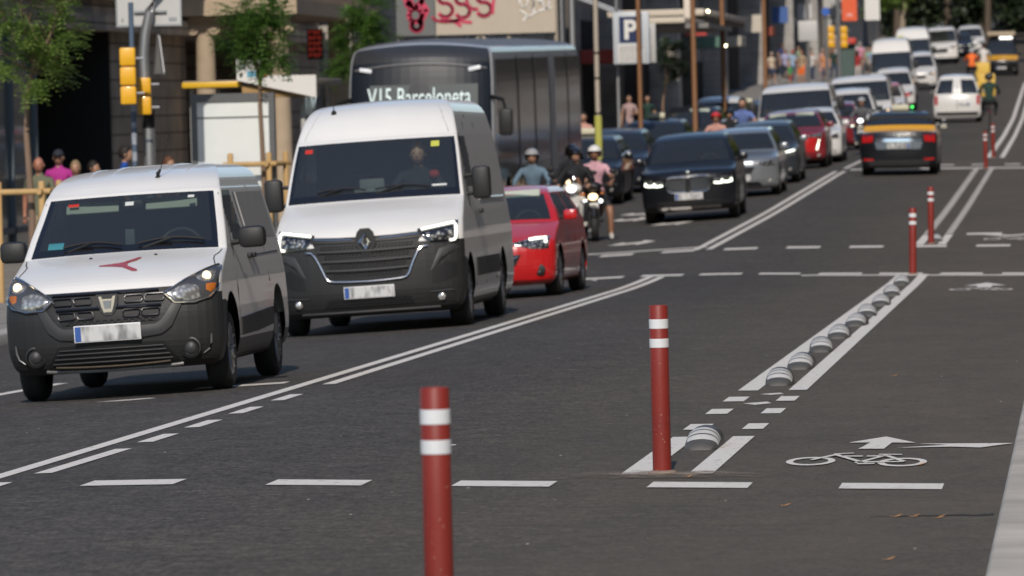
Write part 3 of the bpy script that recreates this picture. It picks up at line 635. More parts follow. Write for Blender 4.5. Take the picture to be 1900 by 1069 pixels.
    for i in range(13):
        for j in range(2):
            x = -.33+i*.055+(.027 if j else 0); z = .552+j*.017
            if abs(x) < .36: y = B.hit('F',x,z)[0].y-.014; mb.tube([(x-.017,y,z),(x,y-.004,z+.006),(x+.017,y,z)],.003,4)
    mb.build('grille_mesh', PLAST2, gr)
    # shield badge
    def plateshape(nm, pts, m_, par, yo, th=.012, bev=0):
        mb = MB(); y = B.hit('F',sum(p[0] for p in pts)/len(pts),sum(p[1] for p in pts)/len(pts))[0].y-yo; mb.prism(pts, y, y-th); return mb.build(nm, m_, par, sharp=20)
    bd = plateshape('badge', [(-.088,.773),(.088,.773),(.083,.70),(.058,.64),(.03,.607),(-.03,.607),(-.058,.64),(-.083,.70)], PLAST2, t, .02)
    plateshape('badge_shield', [(-.068,.758),(-.045,.756),(-.04,.735),(.04,.735),(.045,.756),(.068,.758),(.05,.68),(.032,.632),(-.032,.632),(-.05,.68)], CHROME, bd, .034)
    plateshape('badge_inset', [(-.034,.722),(.034,.722),(.022,.66),(-.022,.66)], mat('badge_grey', (.3,.31,.33), .3, metal=.7), bd, .047, .003)
    # raised band under grille, lower intake with slats
    D('bumper_moulding', PLAST2, t, [(-.56,.74),(-.43,.56),(-.38,.52),(0,.505),(.38,.52),(.43,.56),(.56,.74)], [(-.60,.70),(-.50,.50),(-.42,.44),(0,.40),(.42,.44),(.50,.50),(.60,.70)], off=.022, n=40, rows=3, bulge=.006, thick=.03)
    lg = D('lower_grille', BLACK, t, [(-.42,.385),(0,.395),(.42,.385)], [(-.53,.225),(0,.205),(.53,.225)], off=.006, n=24, rows=4, thick=.04)[0]
    for z in (.25,.285,.32,.352): bar('intake_slat', [(-.50+(z-.22)*.6+i*(1.0-(z-.22)*1.2)/12, z) for i in range(13)], .0055, PLAST2, lg)
    bar('intake_strip', [(-.46+i*.0767, .225-.012*(1-(i/6-1)**2)) for i in range(13)], .007, mat('brown_dust', (.09,.07,.05), .9, var=.5, scale=40), lg, .02)
    bar('chin_lip', [(-.55+i*.0917, .195-.016*(1-(i/6-1)**2)) for i in range(13)], .013, mat('satin_grey', (.3,.3,.3), .3, metal=.6), t, .012)
    plate(t, B, -.01, .475, off=.045)
    # bonnet: shut line, mark, washer jets
    def topline(nm, pts, r_, m_):
        mb = MB(); mb.tube([Vector((a,b,B.hit('T',a,b)[0].z+.001)) for a,b in pts], r_, 4); mb.build(nm, m_, t)
    mb = MB(); 
    for pts in ([(-.08,.65),(.08,.655),(.17,.64),(.17,.675),(.30,.70),(.30,.675)],):
        pass
    # the forked red mark lies across the bonnet
    def pol(pts, m_, nm, z_off=.004):
        mb = MB(); mb.f([mb.v(a,b,B.hit('T',a,b)[0].z+z_off) for a,b in pts]); bmesh.ops.triangulate(mb.bm, faces=mb.bm.faces[:]); mb.build(nm, m_, t, sharp=180)
    REDM = mat('red_decal', (.42,.045,.04), .35, coat=.5)
    def strip3(pts, nm):
        mb = MB(); G = []
        for a,b0,b1 in pts: G.append([(a,b0+(b1-b0)*k/3,B.hit('T',a,b0+(b1-b0)*k/3)[0].z+.005) for k in range(4)])
        mb.grid(G); mb.build(nm, REDM, t, sharp=180)
    strip3([(-.13,.50,.53),(-.05,.485,.545),(.03,.46,.565),(.07,.44,.59),(.10,.42,.62)], 'bonnet_mark')
    strip3([(.07,.53,.60),(.11,.565,.645),(.16,.63,.72),(.185,.69,.73)], 'bonnet_mark')
    strip3([(.07,.44,.53),(.11,.39,.47),(.16,.335,.41),(.20,.33,.365)], 'bonnet_mark')
    for x in (-.24,.29):
        l,_ = B.hit('T',x,.80); mb = MB(); mb.ball(l+Vector((0,0,.004)),.014,8,6,(1,1,.6)); mb.build('washer_jet', BLACK, t)
    for sg in (1,-1):
        mb = MB(); pts = [Vector((sg*a,b,B.hit('T',sg*a,b)[0].z+.001)) for a,b in ((.80,1.0),(.79,.90),(.765,.80),(.77,.72),(.79,.62),(.81,.50))]; mb.tube(pts,.005,4); mb.build('bonnet_gap', BLACK, t)
    wipers(t, B, 1.10, ((-.50,-.02),(.12,.66)), None)
    # interior
    interior(t, .70, 1.15, 1.12, 1.6, 2.4, wheelx=.35)
    for x0,x1 in ((-.56,-.12),(.10,.53)):
        mb = MB(); mb.box(x0,x1,1.66,1.685,1.395,1.50,bev=.012,rot=(-.5,0,0)); mb.build('sun_visor', VISOR, t)
    mb = MB(); mb.box(-.09,.09,1.6,1.63,1.42,1.49,bev=.02); mb.build('rear_view_mirror', BLACK, t)
    mb = MB(); mb.box(-.03,.05,1.3,1.32,1.12,1.26,bev=.008,rot=(.2,.06,0)); mb.build('windscreen_pass', mat('pass_grey', (.12,.14,.16), .3, coat=1), t)
    for (a,b,w_,h_,m_) in ((-.47,1.475,.09,.022,mat('sticker_red', (.5,.03,.02), .5)),(-.46,1.45,.08,.02,mat('sticker_dark', (.03,.03,.03), .5)),(.0,1.462,.07,.03,mat('sticker_white', (.6,.62,.6), .5)),(.50,1.49,.05,.02,mat('sticker_white', (.6,.62,.6), .5)),(-.57,1.16,.13,.05,mat('sticker_teal', (.05,.22,.26), .5))):
        D('windscreen_sticker', m_, t, [(a-w_/2,b+h_/2),(a+w_/2,b+h_/2)], [(a-w_/2,b-h_/2),(a+w_/2,b-h_/2)], off=.004, n=2, rows=2, thick=.001)
    # antenna
    l,_ = B.hit('T', .19, 1.84); mb = MB(); mb.tube([l+Vector((0,0,-.01)),l+Vector((.005,-.01,.03)),l+Vector((.03,-.02,.06))],[.03,.018,.009],8); mb.tube([l+Vector((.03,-.02,.055)),l+Vector((.125,-.06,.34))],.0035,5); mb.build('antenna', BLACK, t)
    # roof ribs
    for x in (-.42,-.22,.22,.42):
        mb = MB(); mb.tube([Vector((x*(.95 if y < 2.2 else 1),y,B.hit('T',x*(.95 if y < 2.2 else 1),y)[0].z-.004)) for y in (1.95,2.1,2.3,2.6,3.0,3.4,3.7)],[.004,.011,.013,.013,.013,.011,.004],6); mb.build('roof_rib', WHITE, t)
    # flanks: mouldings, doors, handle
    D('side_moulding', PLAST, t, [(1.27,.50),(2.3,.52),(3.2,.54)], [(1.27,.36),(2.3,.37),(3.2,.40)], 'S', off=.016, n=20, rows=3, thick=.02, sym=True)
    for nm,pts in (('door_gap',[(1.28,.36),(1.28,.75),(1.34,1.05),(1.5,1.3),(1.62,1.5)]),('door_gap',[(2.28,.36),(2.30,1.1),(2.28,1.5)]),('door_gap',[(3.22,.75),(3.22,1.1),(3.18,1.55)]),('slide_rail',[(2.45,.98),(4.0,.99)])):
        for md in 'SX':
            mb = MB(); mb.tube([Vector((B.hit(md,a,b)[0].x,a,b)) for a,b in pts],.006,4); mb.build(nm, BLACK, t)
    D('window_recess', mat('shaded_white', (.40,.39,.375), .3, coat=.6), t, [(2.42,1.50),(4.0,1.50)], [(2.42,1.12),(4.05,1.12)], 'S', off=.004, n=12, rows=3, thick=.004)  # white paint darkened in its colour to stand in for shade
    for y in (2.18,2.40):
        for md,sg in (('S',1),('X',-1)):
            l,_ = B.hit(md,y,.98); mb = MB(); mb.box(min(l.x,l.x+sg*.035),max(l.x,l.x+sg*.035),y-.07,y+.07,.96,1.0,bev=.01); mb.build('door_handle', PLAST, t)
    mirror(t, B, .84, 1.33, 1.05, .22, .17, PLAST, 1, d=.16); mirror(t, B, .79, 1.33, 1.05, .22, .17, PLAST, -1, d=.16)
    for sg in (1,-1):
        for y in (.84,3.65): wheel(t, sg*.755, y, WR, .195, sg, mat('hubcap_silver', (.28,.28,.29), .35, metal=.6), 7)
        B.drape('tail_light', REDL, t, [(sg*.66,1.2),(sg*.80,1.2)], [(sg*.70,.75),(sg*.83,.75)], 'B', off=.008, n=4, rows=4, thick=.03)
    t.location.z += .045
    for o in list(t.children):
        if o.name.startswith('tyre'): o.location.z = -.044
    return t
def person_later(): pass
# ---- large white van
def big_van(u, v, rz, label, hero=True, L=5.9, sc=1.0, kind='a', H=2.5):
    t = vthing('panel_van', u, v, label, 'van', 'vehicles queuing in the lane', rz)
    k = (H-1.45)/(2.5-1.45); zz = lambda z: 1.45+(z-1.45)*k if z > 1.45 else z
    R = [(.19,.16,.28,.88,L-.1,.1,0),(.25,.06,.30,.97,L-.03,.08,0),(.40,.01,.32,1.02,L,.08,0),(.55,0,.33,1.033,L,.08,0),(.75,.005,.33,1.035,L,.08,0),(.95,.03,.34,1.035,L,.08,0),
         (1.06,.08,.34,1.03,L,.08,.01),(1.16,.22,.32,1.02,L-.01,.08,.015),(1.27,.48,.26,1.01,L-.01,.08,.02),(1.36,.78,.18,.995,L-.02,.08,.02),(1.42,1.0,.12,.985,L-.02,.08,.012),
         (1.46,1.05,.12,.98,L-.02,.08,.01),(zz(1.66),1.22,.125,.955,L-.03,.08,.01),(zz(1.88),1.42,.13,.925,L-.05,.08,.01),(zz(2.06),1.60,.13,.895,L-.06,.08,.01),
         (zz(2.10),1.66,.13,.888,L-.07,.08,.012),(zz(2.22),1.80,.14,.86,L-.09,.1,.014),(zz(2.34),1.98,.16,.825,L-.12,.1,.016),(zz(2.43),2.2,.16,.77,L-.18,.1,.02),(zz(2.48),2.5,.12,.68,L-.3,.08,.02),(zz(2.50),2.9,.06,.45,L-.6,.05,.015),(zz(2.505),3.2,.01,.1,L-1,.01,0)]
    if kind == 'b': 
        if H < 2.3: R = [((q0*.89 if q0 <= 1.46 else 1.30+(q0-1.46)*(H-.20-1.30)/.60 if q0 <= 2.06 else (H-.20)+(q0-2.06)*.20/.445),)+tuple(q[1:]) for q,q0 in zip(R,[r_[0] if r_[0] <= 1.46 else 1.45+(r_[0]-1.45)/k for r_ in R])]
        else: R = [((q[0]*.89 if q[0] <= 1.46 else 1.30+(q[0]-1.46)*(H-1.30)/(H-1.46)),)+tuple(q[1:]) for q in R]
    WR = .345; ya, yb = .90, .90+(3.68 if L > 5.5 else 3.2)
    B = Body(R, 3 if hero else 2, 24 if hero else 16, 60 if hero else 36, arches=((ya,WR+.02,.43),(yb,WR+.02,.43)))
    def cls(reg,r,q,c):
        if reg == 'U': return 'underbody'
        if reg == 'F':
            if 10.6 < r < 14.02: return ('windscreen' if 11.2 < r < 14 and abs(q) < .925 else 'windscreen_seal') if abs(q) < .96 else 'body'
            if r < (5.02 if kind == 'a' else 1.9): return 'bumper'
        if reg in 'RL':
            if 11.3 < r < 14 and 1.72 < c.y < 2.42: return 'side_window'
            if r < (3.9 if kind == 'a' else 1.9) and c.y < ya: return 'bumper'
            if r < 1.4: return 'sill'
        if reg == 'B' and 11.5 < r < 13.6 and .08 < abs(q) < .85: return 'rear_window'
        return 'body'
    B.split(cls, dict(body=WHITE, bumper=PLAST, sill=PLAST2, windscreen=GLASS, windscreen_seal=GLOSSB, side_window=GLASSD, rear_window=GLASSD, underbody=BLACK), t)
    mb = MB(); mb.box(-.6,.6,.4,L-.3,.24,.5); mb.box(-.86,.86,.5,1.3,.5,.72); mb.box(-.86,.86,yb-.42,yb+.42,.5,.72); mb.tube([(-.8,ya,.33),(.8,ya,.33)],.06,6); mb.tube([(-.8,yb,.33),(.8,yb,.33)],.07,6); mb.build('chassis', BLACK, t)
    D = B.drape
    def bar(nm, pts, r_, m_, par, yo=.018, n_=6):
        mb = MB(); mb.tube([Vector((a, B.hit('F',a,b)[0].y-yo, b)) for a,b in pts], r_, n_); return mb.build(nm, m_, par)
    if kind == 'a':
        for sg in (1,-1):
            X = lambda pl: [(sg*a,b) for a,b in pl]
            top = [(.56,1.085),(.80,1.13),(.975,1.155)]; bot = [(.56,1.05),(.68,.93),(.985,.925)]
            hl = D('headlight', GLOSSB, t, X(top), X(bot), off=.010, n=16, rows=6, bulge=.01, thick=.08)[0]
            D('lamp_bowl', LAMP, hl, X([(.64,1.04),(.94,1.075)]), X([(.70,.955),(.93,.955)]), off=.02, n=12, rows=5, bulge=.01, thick=.02)
            mb = MB(); P = [Vector((sg*a, B.hit('F',sg*a,b)[0].y-.034, b)) for a,b in ((.60,1.078),(.72,1.098),(.84,1.117),(.935,1.132),(.958,1.10),(.962,1.02),(.96,.965),(.94,.945),(.90,.942))]; mb.tube(P,.016,6); mb.build('running_light', DRL, hl)
            for a,b in ((.78,1.01),(.90,1.03),(.72,.99)):
                l,d = B.hit('F', sg*a, b); mb = MB(); mb.ball(l+Vector((0,-.03,0)), .022, 8, 6); mb.build('bulb', LAMPW, hl)
            D('lens', LENS, hl, X(top), X(bot), off=.045, n=12, rows=4, bulge=.012, thick=.03)
            D('side_scoop', BLACK, t, X([(.70,.62),(.84,.72),(.96,.70)]), X([(.68,.50),(.80,.50),(.95,.56)]), off=.004, n=10, rows=3, thick=.01)
            D('bumper_fin', PLAST2, t, X([(.78,.86),(.93,.90),(1.0,.86)]), X([(.67,.62),(.73,.66),(.80,.76)]), off=.012, n=10, rows=3, bulge=.01, thick=.02)
            B.disc('fog_lamp', LAMPW, t, sg*.775, .345, .042, [(-.01,.042),(.006,.04),(.014,.028),(.016,0)], off=.006)
            bar('fog_surround', [(sg*.66,.40),(sg*.90,.41),(sg*.945,.36),(sg*.93,.28)], .008, PLAST2, t, .008)
        gr = D('grille', BLACK, t, [(-.60,1.03),(-.3,1.02),(0,1.02),(.3,1.02),(.60,1.03)], [(-.40,.60),(0,.575),(.40,.60)], off=.006, n=30, rows=8, thick=.05)[0]
        D('grille_panel', PLAST, gr, [(-.60,1.06),(-.3,1.045),(0,1.04),(.3,1.045),(.60,1.06)], [(-.60,1.0),(-.3,.985),(0,.98),(.3,.985),(.60,1.0)], off=.02, n=24, rows=3, bulge=.006, thick=.03)
        for i,z in enumerate((.895,.79,.69)): 
            w_ = .40+(z-.58)/.45*.19; bar('grille_bar', [(-w_+2*w_*j/14, z-.01*(1-(j/7-1)**2)) for j in range(15)], .014, PLAST2, gr)
        mb = MB()
        for z0 in (.95,.925,.85,.825,.745,.72,.65,.625):
            w_ = .385+(z0-.58)/.45*.18; n_ = int(w_*2/.042)
            for j in range(n_):
                x = -w_+.02+j*.042+(.021 if z0 in (.925,.825,.72,.625) else 0)
                if abs(x) < w_-.02: y = B.hit('F',x,z0)[0].y-.014; mb.tube([(x-.015,y,z0),(x,y-.004,z0+.007),(x+.015,y,z0)],.0035,4)
        mb.build('grille_mesh', PLAST2, gr)
        bar('chrome_strip', [(-.66,.90),(-.60,.895),(-.555,.85),(-.50,.74),(-.455,.63),(-.42,.585),(-.36,.572),(-.18,.562),(0,.558),(.18,.562),(.36,.572),(.42,.585),(.455,.63),(.50,.74),(.555,.85),(.60,.895),(.66,.90)], .011, CHROME, t, .02, 8)
        for sg in (1,-1): bar('chrome_strip', [(sg*.15,1.015),(sg*.3,1.02),(sg*.45,1.028),(sg*.57,1.038)], .009, CHROME, gr, .028)
        # rhombus badge
        y = B.hit('F',0,.98)[0].y
        def ringshape(nm, w_, h_, wi, hi, y0, y1, m_, par, zc=.975):
            mb = MB(); o_ = [mb.v(x,y0,zc+z) for x,z in ((0,h_),(w_,.0),(0,-h_),(-w_,.0))]; oo = [mb.v(x,y0+.05,zc+z) for x,z in ((0,h_),(w_,.0),(0,-h_),(-w_,.0))]; i_ = [mb.v(x,y1,zc+z) for x,z in ((0,hi),(wi,0),(0,-hi),(-wi,0))]
            mb.skin([oo,o_,i_], False, wi < .001 or True); return mb.build(nm, m_, par, sharp=20)
        mb = MB(); mb.prism([(-.045,1.13),(.045,1.13),(.085,1.09),(.115,.99),(.105,.95),(.04,.84),(-.04,.84),(-.105,.95),(-.115,.99),(-.085,1.09)], y-.035, y+.03); bd = mb.build('badge', PLAST, t, sharp=20)
        mb = MB(); zc = .98
        O = [(0,.115),(.083,0),(0,-.115),(-.083,0)]; I = [(0,.048),(.03,0),(0,-.048),(-.03,0)]; Mi = [((a[0]+b[0])/2,(a[1]+b[1])/2) for a,b in zip(O,I)]
        r0 = [mb.v(x,y-.036,zc+z) for x,z in O]; r1 = [mb.v(x,y-.058,zc+z) for x,z in Mi]; r2 = [mb.v(x,y-.038,zc+z) for x,z in I]; mb.skin([r0,r1,r2],False,False); mb.build('badge_rhombus', CHROME, bd, sharp=10)
        plate(t, B, .01, .445, off=.02, w=.53)
        lg = D('lower_grille', BLACK, t, [(-.42,.385),(0,.39),(.42,.385)], [(-.50,.285),(0,.275),(.50,.285)], off=.005, n=20, rows=3, thick=.03)[0]
        mb = MB()
        for z0 in (.30,.325,.35,.37):
            for j in range(24):
                x = -.46+j*.04+(.02 if z0 in (.325,.37) else 0)
                if abs(x) < .46: yy = B.hit('F',x,z0)[0].y-.012; mb.tube([(x-.014,yy,z0),(x,yy-.003,z0+.006),(x+.014,yy,z0)],.0035,4)
        mb.build('grille_mesh', PLAST2, lg)
        bar('chin_lip', [(-.75+i*.125,.235) for i in range(13)], .014, PLAST2, t, .012)
    else:
        front_kit(t, B, 1.02, .55, 1.03, plate_z=.42, grille_h=(.66,.92), hz=(.86,1.03), warm=True, badge=True)
    wipers(t, B, 1.50 if kind == 'a' else 1.34, ((-.62,-.08),(.02,.62)), None)
    interior(t, .85, 1.2, 1.5, H-.1, 3.0, wheelx=.45)
    zc_ = zz(1.95)
    if hero:
        mb = MB(); mb.box(-.25,.12,1.35,1.6,1.44,1.56,bev=.03); mb.box(-.2,.08,1.5,1.55,1.5,1.66,bev=.02); mb.build('dash_papers', mat('dash_grey', (.14,.15,.15), .7), t)
        for (a,b,w_,h_,m_) in ((-.74,2.0,.085,.045,mat('sticker_red', (.5,.03,.02), .5)),(.66,2.0,.09,.06,mat('sticker_yellow', (.5,.52,.08), .5)),(.72,1.545,.16,.02,mat('sticker_white', (.6,.62,.6), .5))):
            D('windscreen_sticker', m_, t, [(a-w_/2,b+h_/2),(a+w_/2,b+h_/2)], [(a-w_/2,b-h_/2),(a+w_/2,b-h_/2)], off=.004, n=2, rows=2, thick=.001)
        l,_ = B.hit('T', -.50, 2.12); mb = MB(); mb.tube([l+Vector((0,0,-.02)),l+Vector((0,-.02,.03))],[.04,.02],8); mb.tube([l+Vector((0,-.02,.02)),l+Vector((.0,-.05,.27))],.005,5); mb.build('antenna', BLACK, t)
        for sg in (1,-1):
            mb = MB(); mb.tube([Vector((sg*a, B.hit('F',sg*a,b)[0].y+.001, b)) for a,b in ((.80,2.12),(.77,2.2),(.73,2.28),(.70,2.36),(.66,2.42))],.005,4); mb.build('roof_gap', mat('seam_grey', (.35,.35,.34), .6), t)
    for sg,md in ((1,'S'),(-1,'X')):
        for pts in ([(1.5,.42),(1.52,1.3),(1.7,1.9),(1.85,2.1)],[(2.6,.42),(2.62,1.5),(2.6,zz(2.2))],[(3.75,.45),(3.76,1.4),(3.72,zz(2.2))]):
            mb = MB(); mb.tube([Vector((B.hit(md,a,b)[0].x,a,b)) for a,b in pts],.007,4); mb.build('door_gap', BLACK, t)
        mb = MB(); mb.tube([Vector((B.hit(md,a,b)[0].x+sg*.004,a,b)) for a,b in ((2.7,1.36),(3.6,1.37),(4.6,1.37),(5.4 if L > 5.5 else 4.8,1.37))],.014,5); mb.build('slide_rail', mat('shaded_white', (.40,.39,.375), .3, coat=.6), t)
        l,_ = B.hit(md,2.45,1.22); mb = MB(); mb.box(min(l.x,l.x+sg*.04),max(l.x,l.x+sg*.04),2.36,2.52,1.2,1.25,bev=.01); mb.build('door_handle', PLAST, t)
    D('side_moulding', PLAST, t, [(1.5,.72),(3,.72),(yb-.5,.72)], [(1.5,.52),(3,.52),(yb-.5,.52)], 'S', off=.014, n=16, rows=3, thick=.02, sym=True)
    for sg in (1,-1):
        mirror(t, B, .99, 1.5, 1.36, .20, .36, PLAST, sg, d=.18)
        for y in (ya,yb): wheel(t, sg*.90, y, WR, .225, sg, RIM, 6, hero)
        B.drape('tail_light', REDL, t, [(sg*.86,1.5),(sg*.94,1.5)], [(sg*.90,.95),(sg*.98,.95)], 'B', off=.008, n=4, rows=4, thick=.03)
    return t
def front_kit(t, B, xo, xi, xg, plate_z=.42, grille_h=(.5,.66), hz=(.62,.76), warm=False, drl=None, badge=False, gm=None, lower=True, gw=None):
    D = B.drape; z0,z1 = hz
    for sg in (1,-1):
        X = lambda pl: [(sg*a,b) for a,b in pl]
        hl = D('headlight', LAMP, t, X([(xi,z0+(z1-z0)*.62),((xi+xo)/2,z1-.02),(xo-.03,z1)]), X([(xi,z0+(z1-z0)*.45),((xi+xo)/2,z0+.01),(xo-.04,z0)]), off=.012, n=10, rows=4, bulge=.01, thick=.06)[0]
        if warm:
            a = xo-.12; l,d = B.hit('F',sg*a,(z0+z1)/2); mb = MB(); mb.ball(l+Vector((0,-.03,0)),.035,8,6); mb.build('bulb', WARM, hl)
        if drl:
            for pl in drl:
                mb = MB(); mb.tube([Vector((sg*a,B.hit('F',sg*a,b)[0].y-.03,b)) for a,b in pl],.020,6); mb.build('running_light', DRLG, hl)
    gw = gw or xi
    g_ = D('grille', gm or BLACK, t, [(-gw+.02,grille_h[1]),(0,grille_h[1]+.01),(gw-.02,grille_h[1])], [(-gw+.10,grille_h[0]),(0,grille_h[0]-.01),(gw-.10,grille_h[0])], off=.008, n=16, rows=4, thick=.04)[0]
    for k in range(3):
        z = grille_h[0]+(grille_h[1]-grille_h[0])*(k+.7)/3.2; mb = MB(); mb.tube([Vector((a,B.hit('F',a,z)[0].y-.016,z)) for a in [(-gw+.08)+2*(gw-.08)*i/8 for i in range(9)]],.008,5); mb.build('grille_bar', RIMD, g_)
    if badge: B.disc('badge', CHROME, t, 0, (grille_h[0]+grille_h[1])/2+.01, .055, off=.025)
    if lower:
        D('lower_grille', BLACK, t, [(-.45,plate_z-.09),(.45,plate_z-.09)], [(-.52,.24),(.52,.24)], off=.006, n=12, rows=3, thick=.03)
        for sg in (1,-1): B.disc('fog_lamp', LAMPW, t, sg*(xo-.17), .34, .04, off=.006)
    plate(t, B, 0, plate_z, off=.02)
# ---- passenger cars
def car(u, v, label, rz=0, kind='hatch', W_=1.76, H=1.48, L=4.1, paint=None, hf=.74, hc=.98, yc=.95, yt=1.55, wr=.31, kit=None, rim=None, hi=False, mirror_m=None, name='car', grp='vehicles queuing in the lane', cat='car', sub=2, roof=None, glass=None, visor=None, lowplast=0, body_cls=None, rearkit=None):
    t = vthing(name, u, v, label, cat, grp, rz); w = W_/2; zl = .17 if not kind == 'suv' else .21
    sed = kind == 'sedan'
    def rr(z, a): return a
    dz = H-hc
    rows = [(zl,.16,.26,w-.12,L-.14,.2,0),(zl+.06,.06,.29,w-.04,L-.05,.2,0),(.38,.01,.31,w-.01,L-.01,.2,0),(hf-.20,0,.33,w,L,.2,0),(hf-.09,.01,.34,w,L,.2,0),(hf,.06,.35,w-.005,L-.01,.2,.02),
            (hf+.06,.18,.32,w-.01,L-.02,.2,.03),(hf+(hc-hf)*.55,.45,.26,w-.015,L-.04 if not sed else L-.06,.2,.035),(hc-.03,yc-.16,.18,w-.025,(L-.07) if not sed else L-.10,.16,.035),(hc,yc,.15,w-.035,(L-.09) if not sed else L-.35,.14,.03),
            (hc+.025,yc+.045,.15,w-.045,(L-.12) if not sed else L-.75,.12,.025),(hc+dz*.28,yc+(yt-yc)*.33,.15,w-.085,(L-.20) if not sed else L-.98,.12,.02),(hc+dz*.52,yc+(yt-yc)*.64,.15,w-.145,(L-.30) if not sed else L-1.2,.12,.02),(hc+dz*.75,yt,.14,w-.205,(L-.42) if not sed else L-1.45,.12,.02),
            (hc+dz*.82,yt+.10,.13,w-.225,L-.46 if not sed else L-1.52,.12,.02),(hc+dz*.92,yt+.32,.12,w-.27,L-.56 if not sed else L-1.7,.12,.02),(hc+dz*.98,yt+.62,.08,w-.37,L-.85 if not sed else L-1.95,.08,.015),(H,yt+.85,.02,.1,L-1.2 if not sed else L-2.1,.02,0)]
    wb = L*.62; ya = .82 if kind != 'suv' else .84; yb = ya+wb
    B = Body(rows, 3 if hi else sub, 20 if hi else 16, 44 if hi else 30, arches=((ya,wr+.01,wr+.06),(yb,wr+.01,wr+.06)))
    def cls(reg,r,q,c):
        if reg == 'U': return 'underbody'
        if body_cls:
            x = body_cls(reg,r,q,c)
            if x: return x
        if reg == 'F' and 10.0 < r < 13.05: return 'windscreen' if abs(q) < .90 else 'pillar_trim'
        if reg == 'B' and 10.4 < r < 13.05: return 'rear_window' if abs(q) < .90 else 'body'
        if reg in 'RL' and 10.4 < r < 13 and yc+.52 < c.y < (L-.55 if not sed else L-1.1):
            return 'side_window' if abs(c.y-(yc+1.55)) > .05 and abs(c.y-(yc+2.45)) > .04 else 'pillar_trim'
        if lowplast and r < lowplast and not (reg == 'F' and r > 2): return 'bumper'
        if roof and r > 13.5: return 'roof'
        return 'body'
    mm = dict(body=paint, bumper=PLAST, windscreen=glass or GLASS, pillar_trim=paint if not hi else paint, side_window=GLASSD, rear_window=GLASSD, underbody=BLACK, roof=roof or paint, boot_lid=MATS.get('taxi_yellow'), door_panel=MATS.get('taxi_yellow'))
    B.split(cls, mm, t); t['hc'] = hc
    mb = MB(); mb.box(-w*.62,w*.62,.4,L-.4,zl+.0,.45); mb.box(-w+.12,w-.12,.5,1.15,.4,.55); mb.box(-w+.12,w-.12,yb-.35,yb+.35,.4,.55); mb.build('chassis', BLACK, t)
    interior(t, w-.16, yc+.1, hc+.02, H, L-1.2, wheelx=.36 if hi else None)
    if visor:
        for x0,x1,zt in visor:
            mb = MB(); mb.box(x0,x1,yt+.02,yt+.045,H-zt-.11,H-zt,bev=.01,rot=(-.6,0,0)); mb.build('sun_visor', VISOR, t)
    if kit: front_kit(t, B, w-.04, **kit)
    for sg in (1,-1):
        mirror(t, B, w-.06, yc+.42, hc-.02, .19, .14, mirror_m or paint, sg, d=.13)
        for y in (ya,yb): wheel(t, sg*(w-.115), y, wr, .205, sg, rim or RIM, 5, hi)
        X = lambda pl: [(sg*a,b) for a,b in pl]
        if not rearkit: B.drape('tail_light', REDL, t, X([(w-.33,.92),(w-.06,.95)]), X([(w-.30,.76),(w-.05,.74)]), 'B', off=.01, n=6, rows=3, thick=.04)
        md = 'S' if sg > 0 else 'X'
        for pts in ([(yc+.35,.3),(yc+.3,.7),(yc+.42,hc)],[(yc+1.5,.3),(yc+1.52,.7),(yc+1.5,hc)]):
            mb = MB(); mb.tube([Vector((B.hit(md,a,b)[0].x,a,b)) for a,b in pts],.005,4); mb.build('door_gap', BLACK, t)
    t_B[t.name] = B
    return t
t_B = {}
def paint(name, c, **k): return mat(name, c, k.pop('rough',.28), coat=k.pop('coat',.8 if max(c) > .15 else .2), var=.06, scale=3, **k)
# ------------------------------------------------------------------ the queue
big_van(-7.61, 63.2, .002, 'large white panel van with chrome-lined black grille and a driver in red and black', L=5.9, H=2.53)
small_van(-7.67, 46.5, .003)
RED = paint('paint_red', (.50,.012,.014)); BLK = paint('paint_black', (.008,.009,.012)); NAVY = paint('paint_navy', (.013,.016,.026)); SILV = paint('paint_silver', (.26,.28,.30), metal=.5); DRED = paint('paint_dark_red', (.20,.012,.018)); GREY = paint('paint_dark_grey', (.03,.035,.042)); WHP = paint('paint_white', (.70,.69,.67))
YEL = mat('taxi_yellow', (.72,.36,.012), .35, coat=.5, var=.05)
# red hatchback
c = car(-7.69, 76.9, 'bright red hatchback half hidden behind the large white van', kind='hatch', W_=1.74, H=1.48, L=4.0, paint=RED, hf=.74, hc=1.0, yc=.95, yt=1.55, hi=True, rz=-.035,
    kit=dict(xi=.34, xg=.4, plate_z=.31, grille_h=(.43,.57), hz=(.63,.80), gw=.46, badge=True, drl=[[(.55,.765),(.66,.775),(.75,.775),(.755,.72)]]), visor=[(.05,.55,.06),(-.55,-.1,.06)])
B = t_B[c.name]
for sg in (1,-1):
    mb = MB(); mb.tube([Vector((sg*a,B.hit('F',sg*a,b)[0].y-.03,b)) for a,b in ((.06,.48),(.2,.485),(.32,.51),(.40,.55))],[.012,.018,.018,.008],6); mb.build('chrome_wing', CHROME, c)
    B.disc('fog_recess', BLACK, c, sg*.66, .36, .075, off=.002)
B.drape('bumper_lip', RED, c, [(-.78,.25),(0,.215),(.78,.25)], [(-.74,.2),(0,.17),(.74,.2)], off=.03, n=16, rows=2, thick=.04)
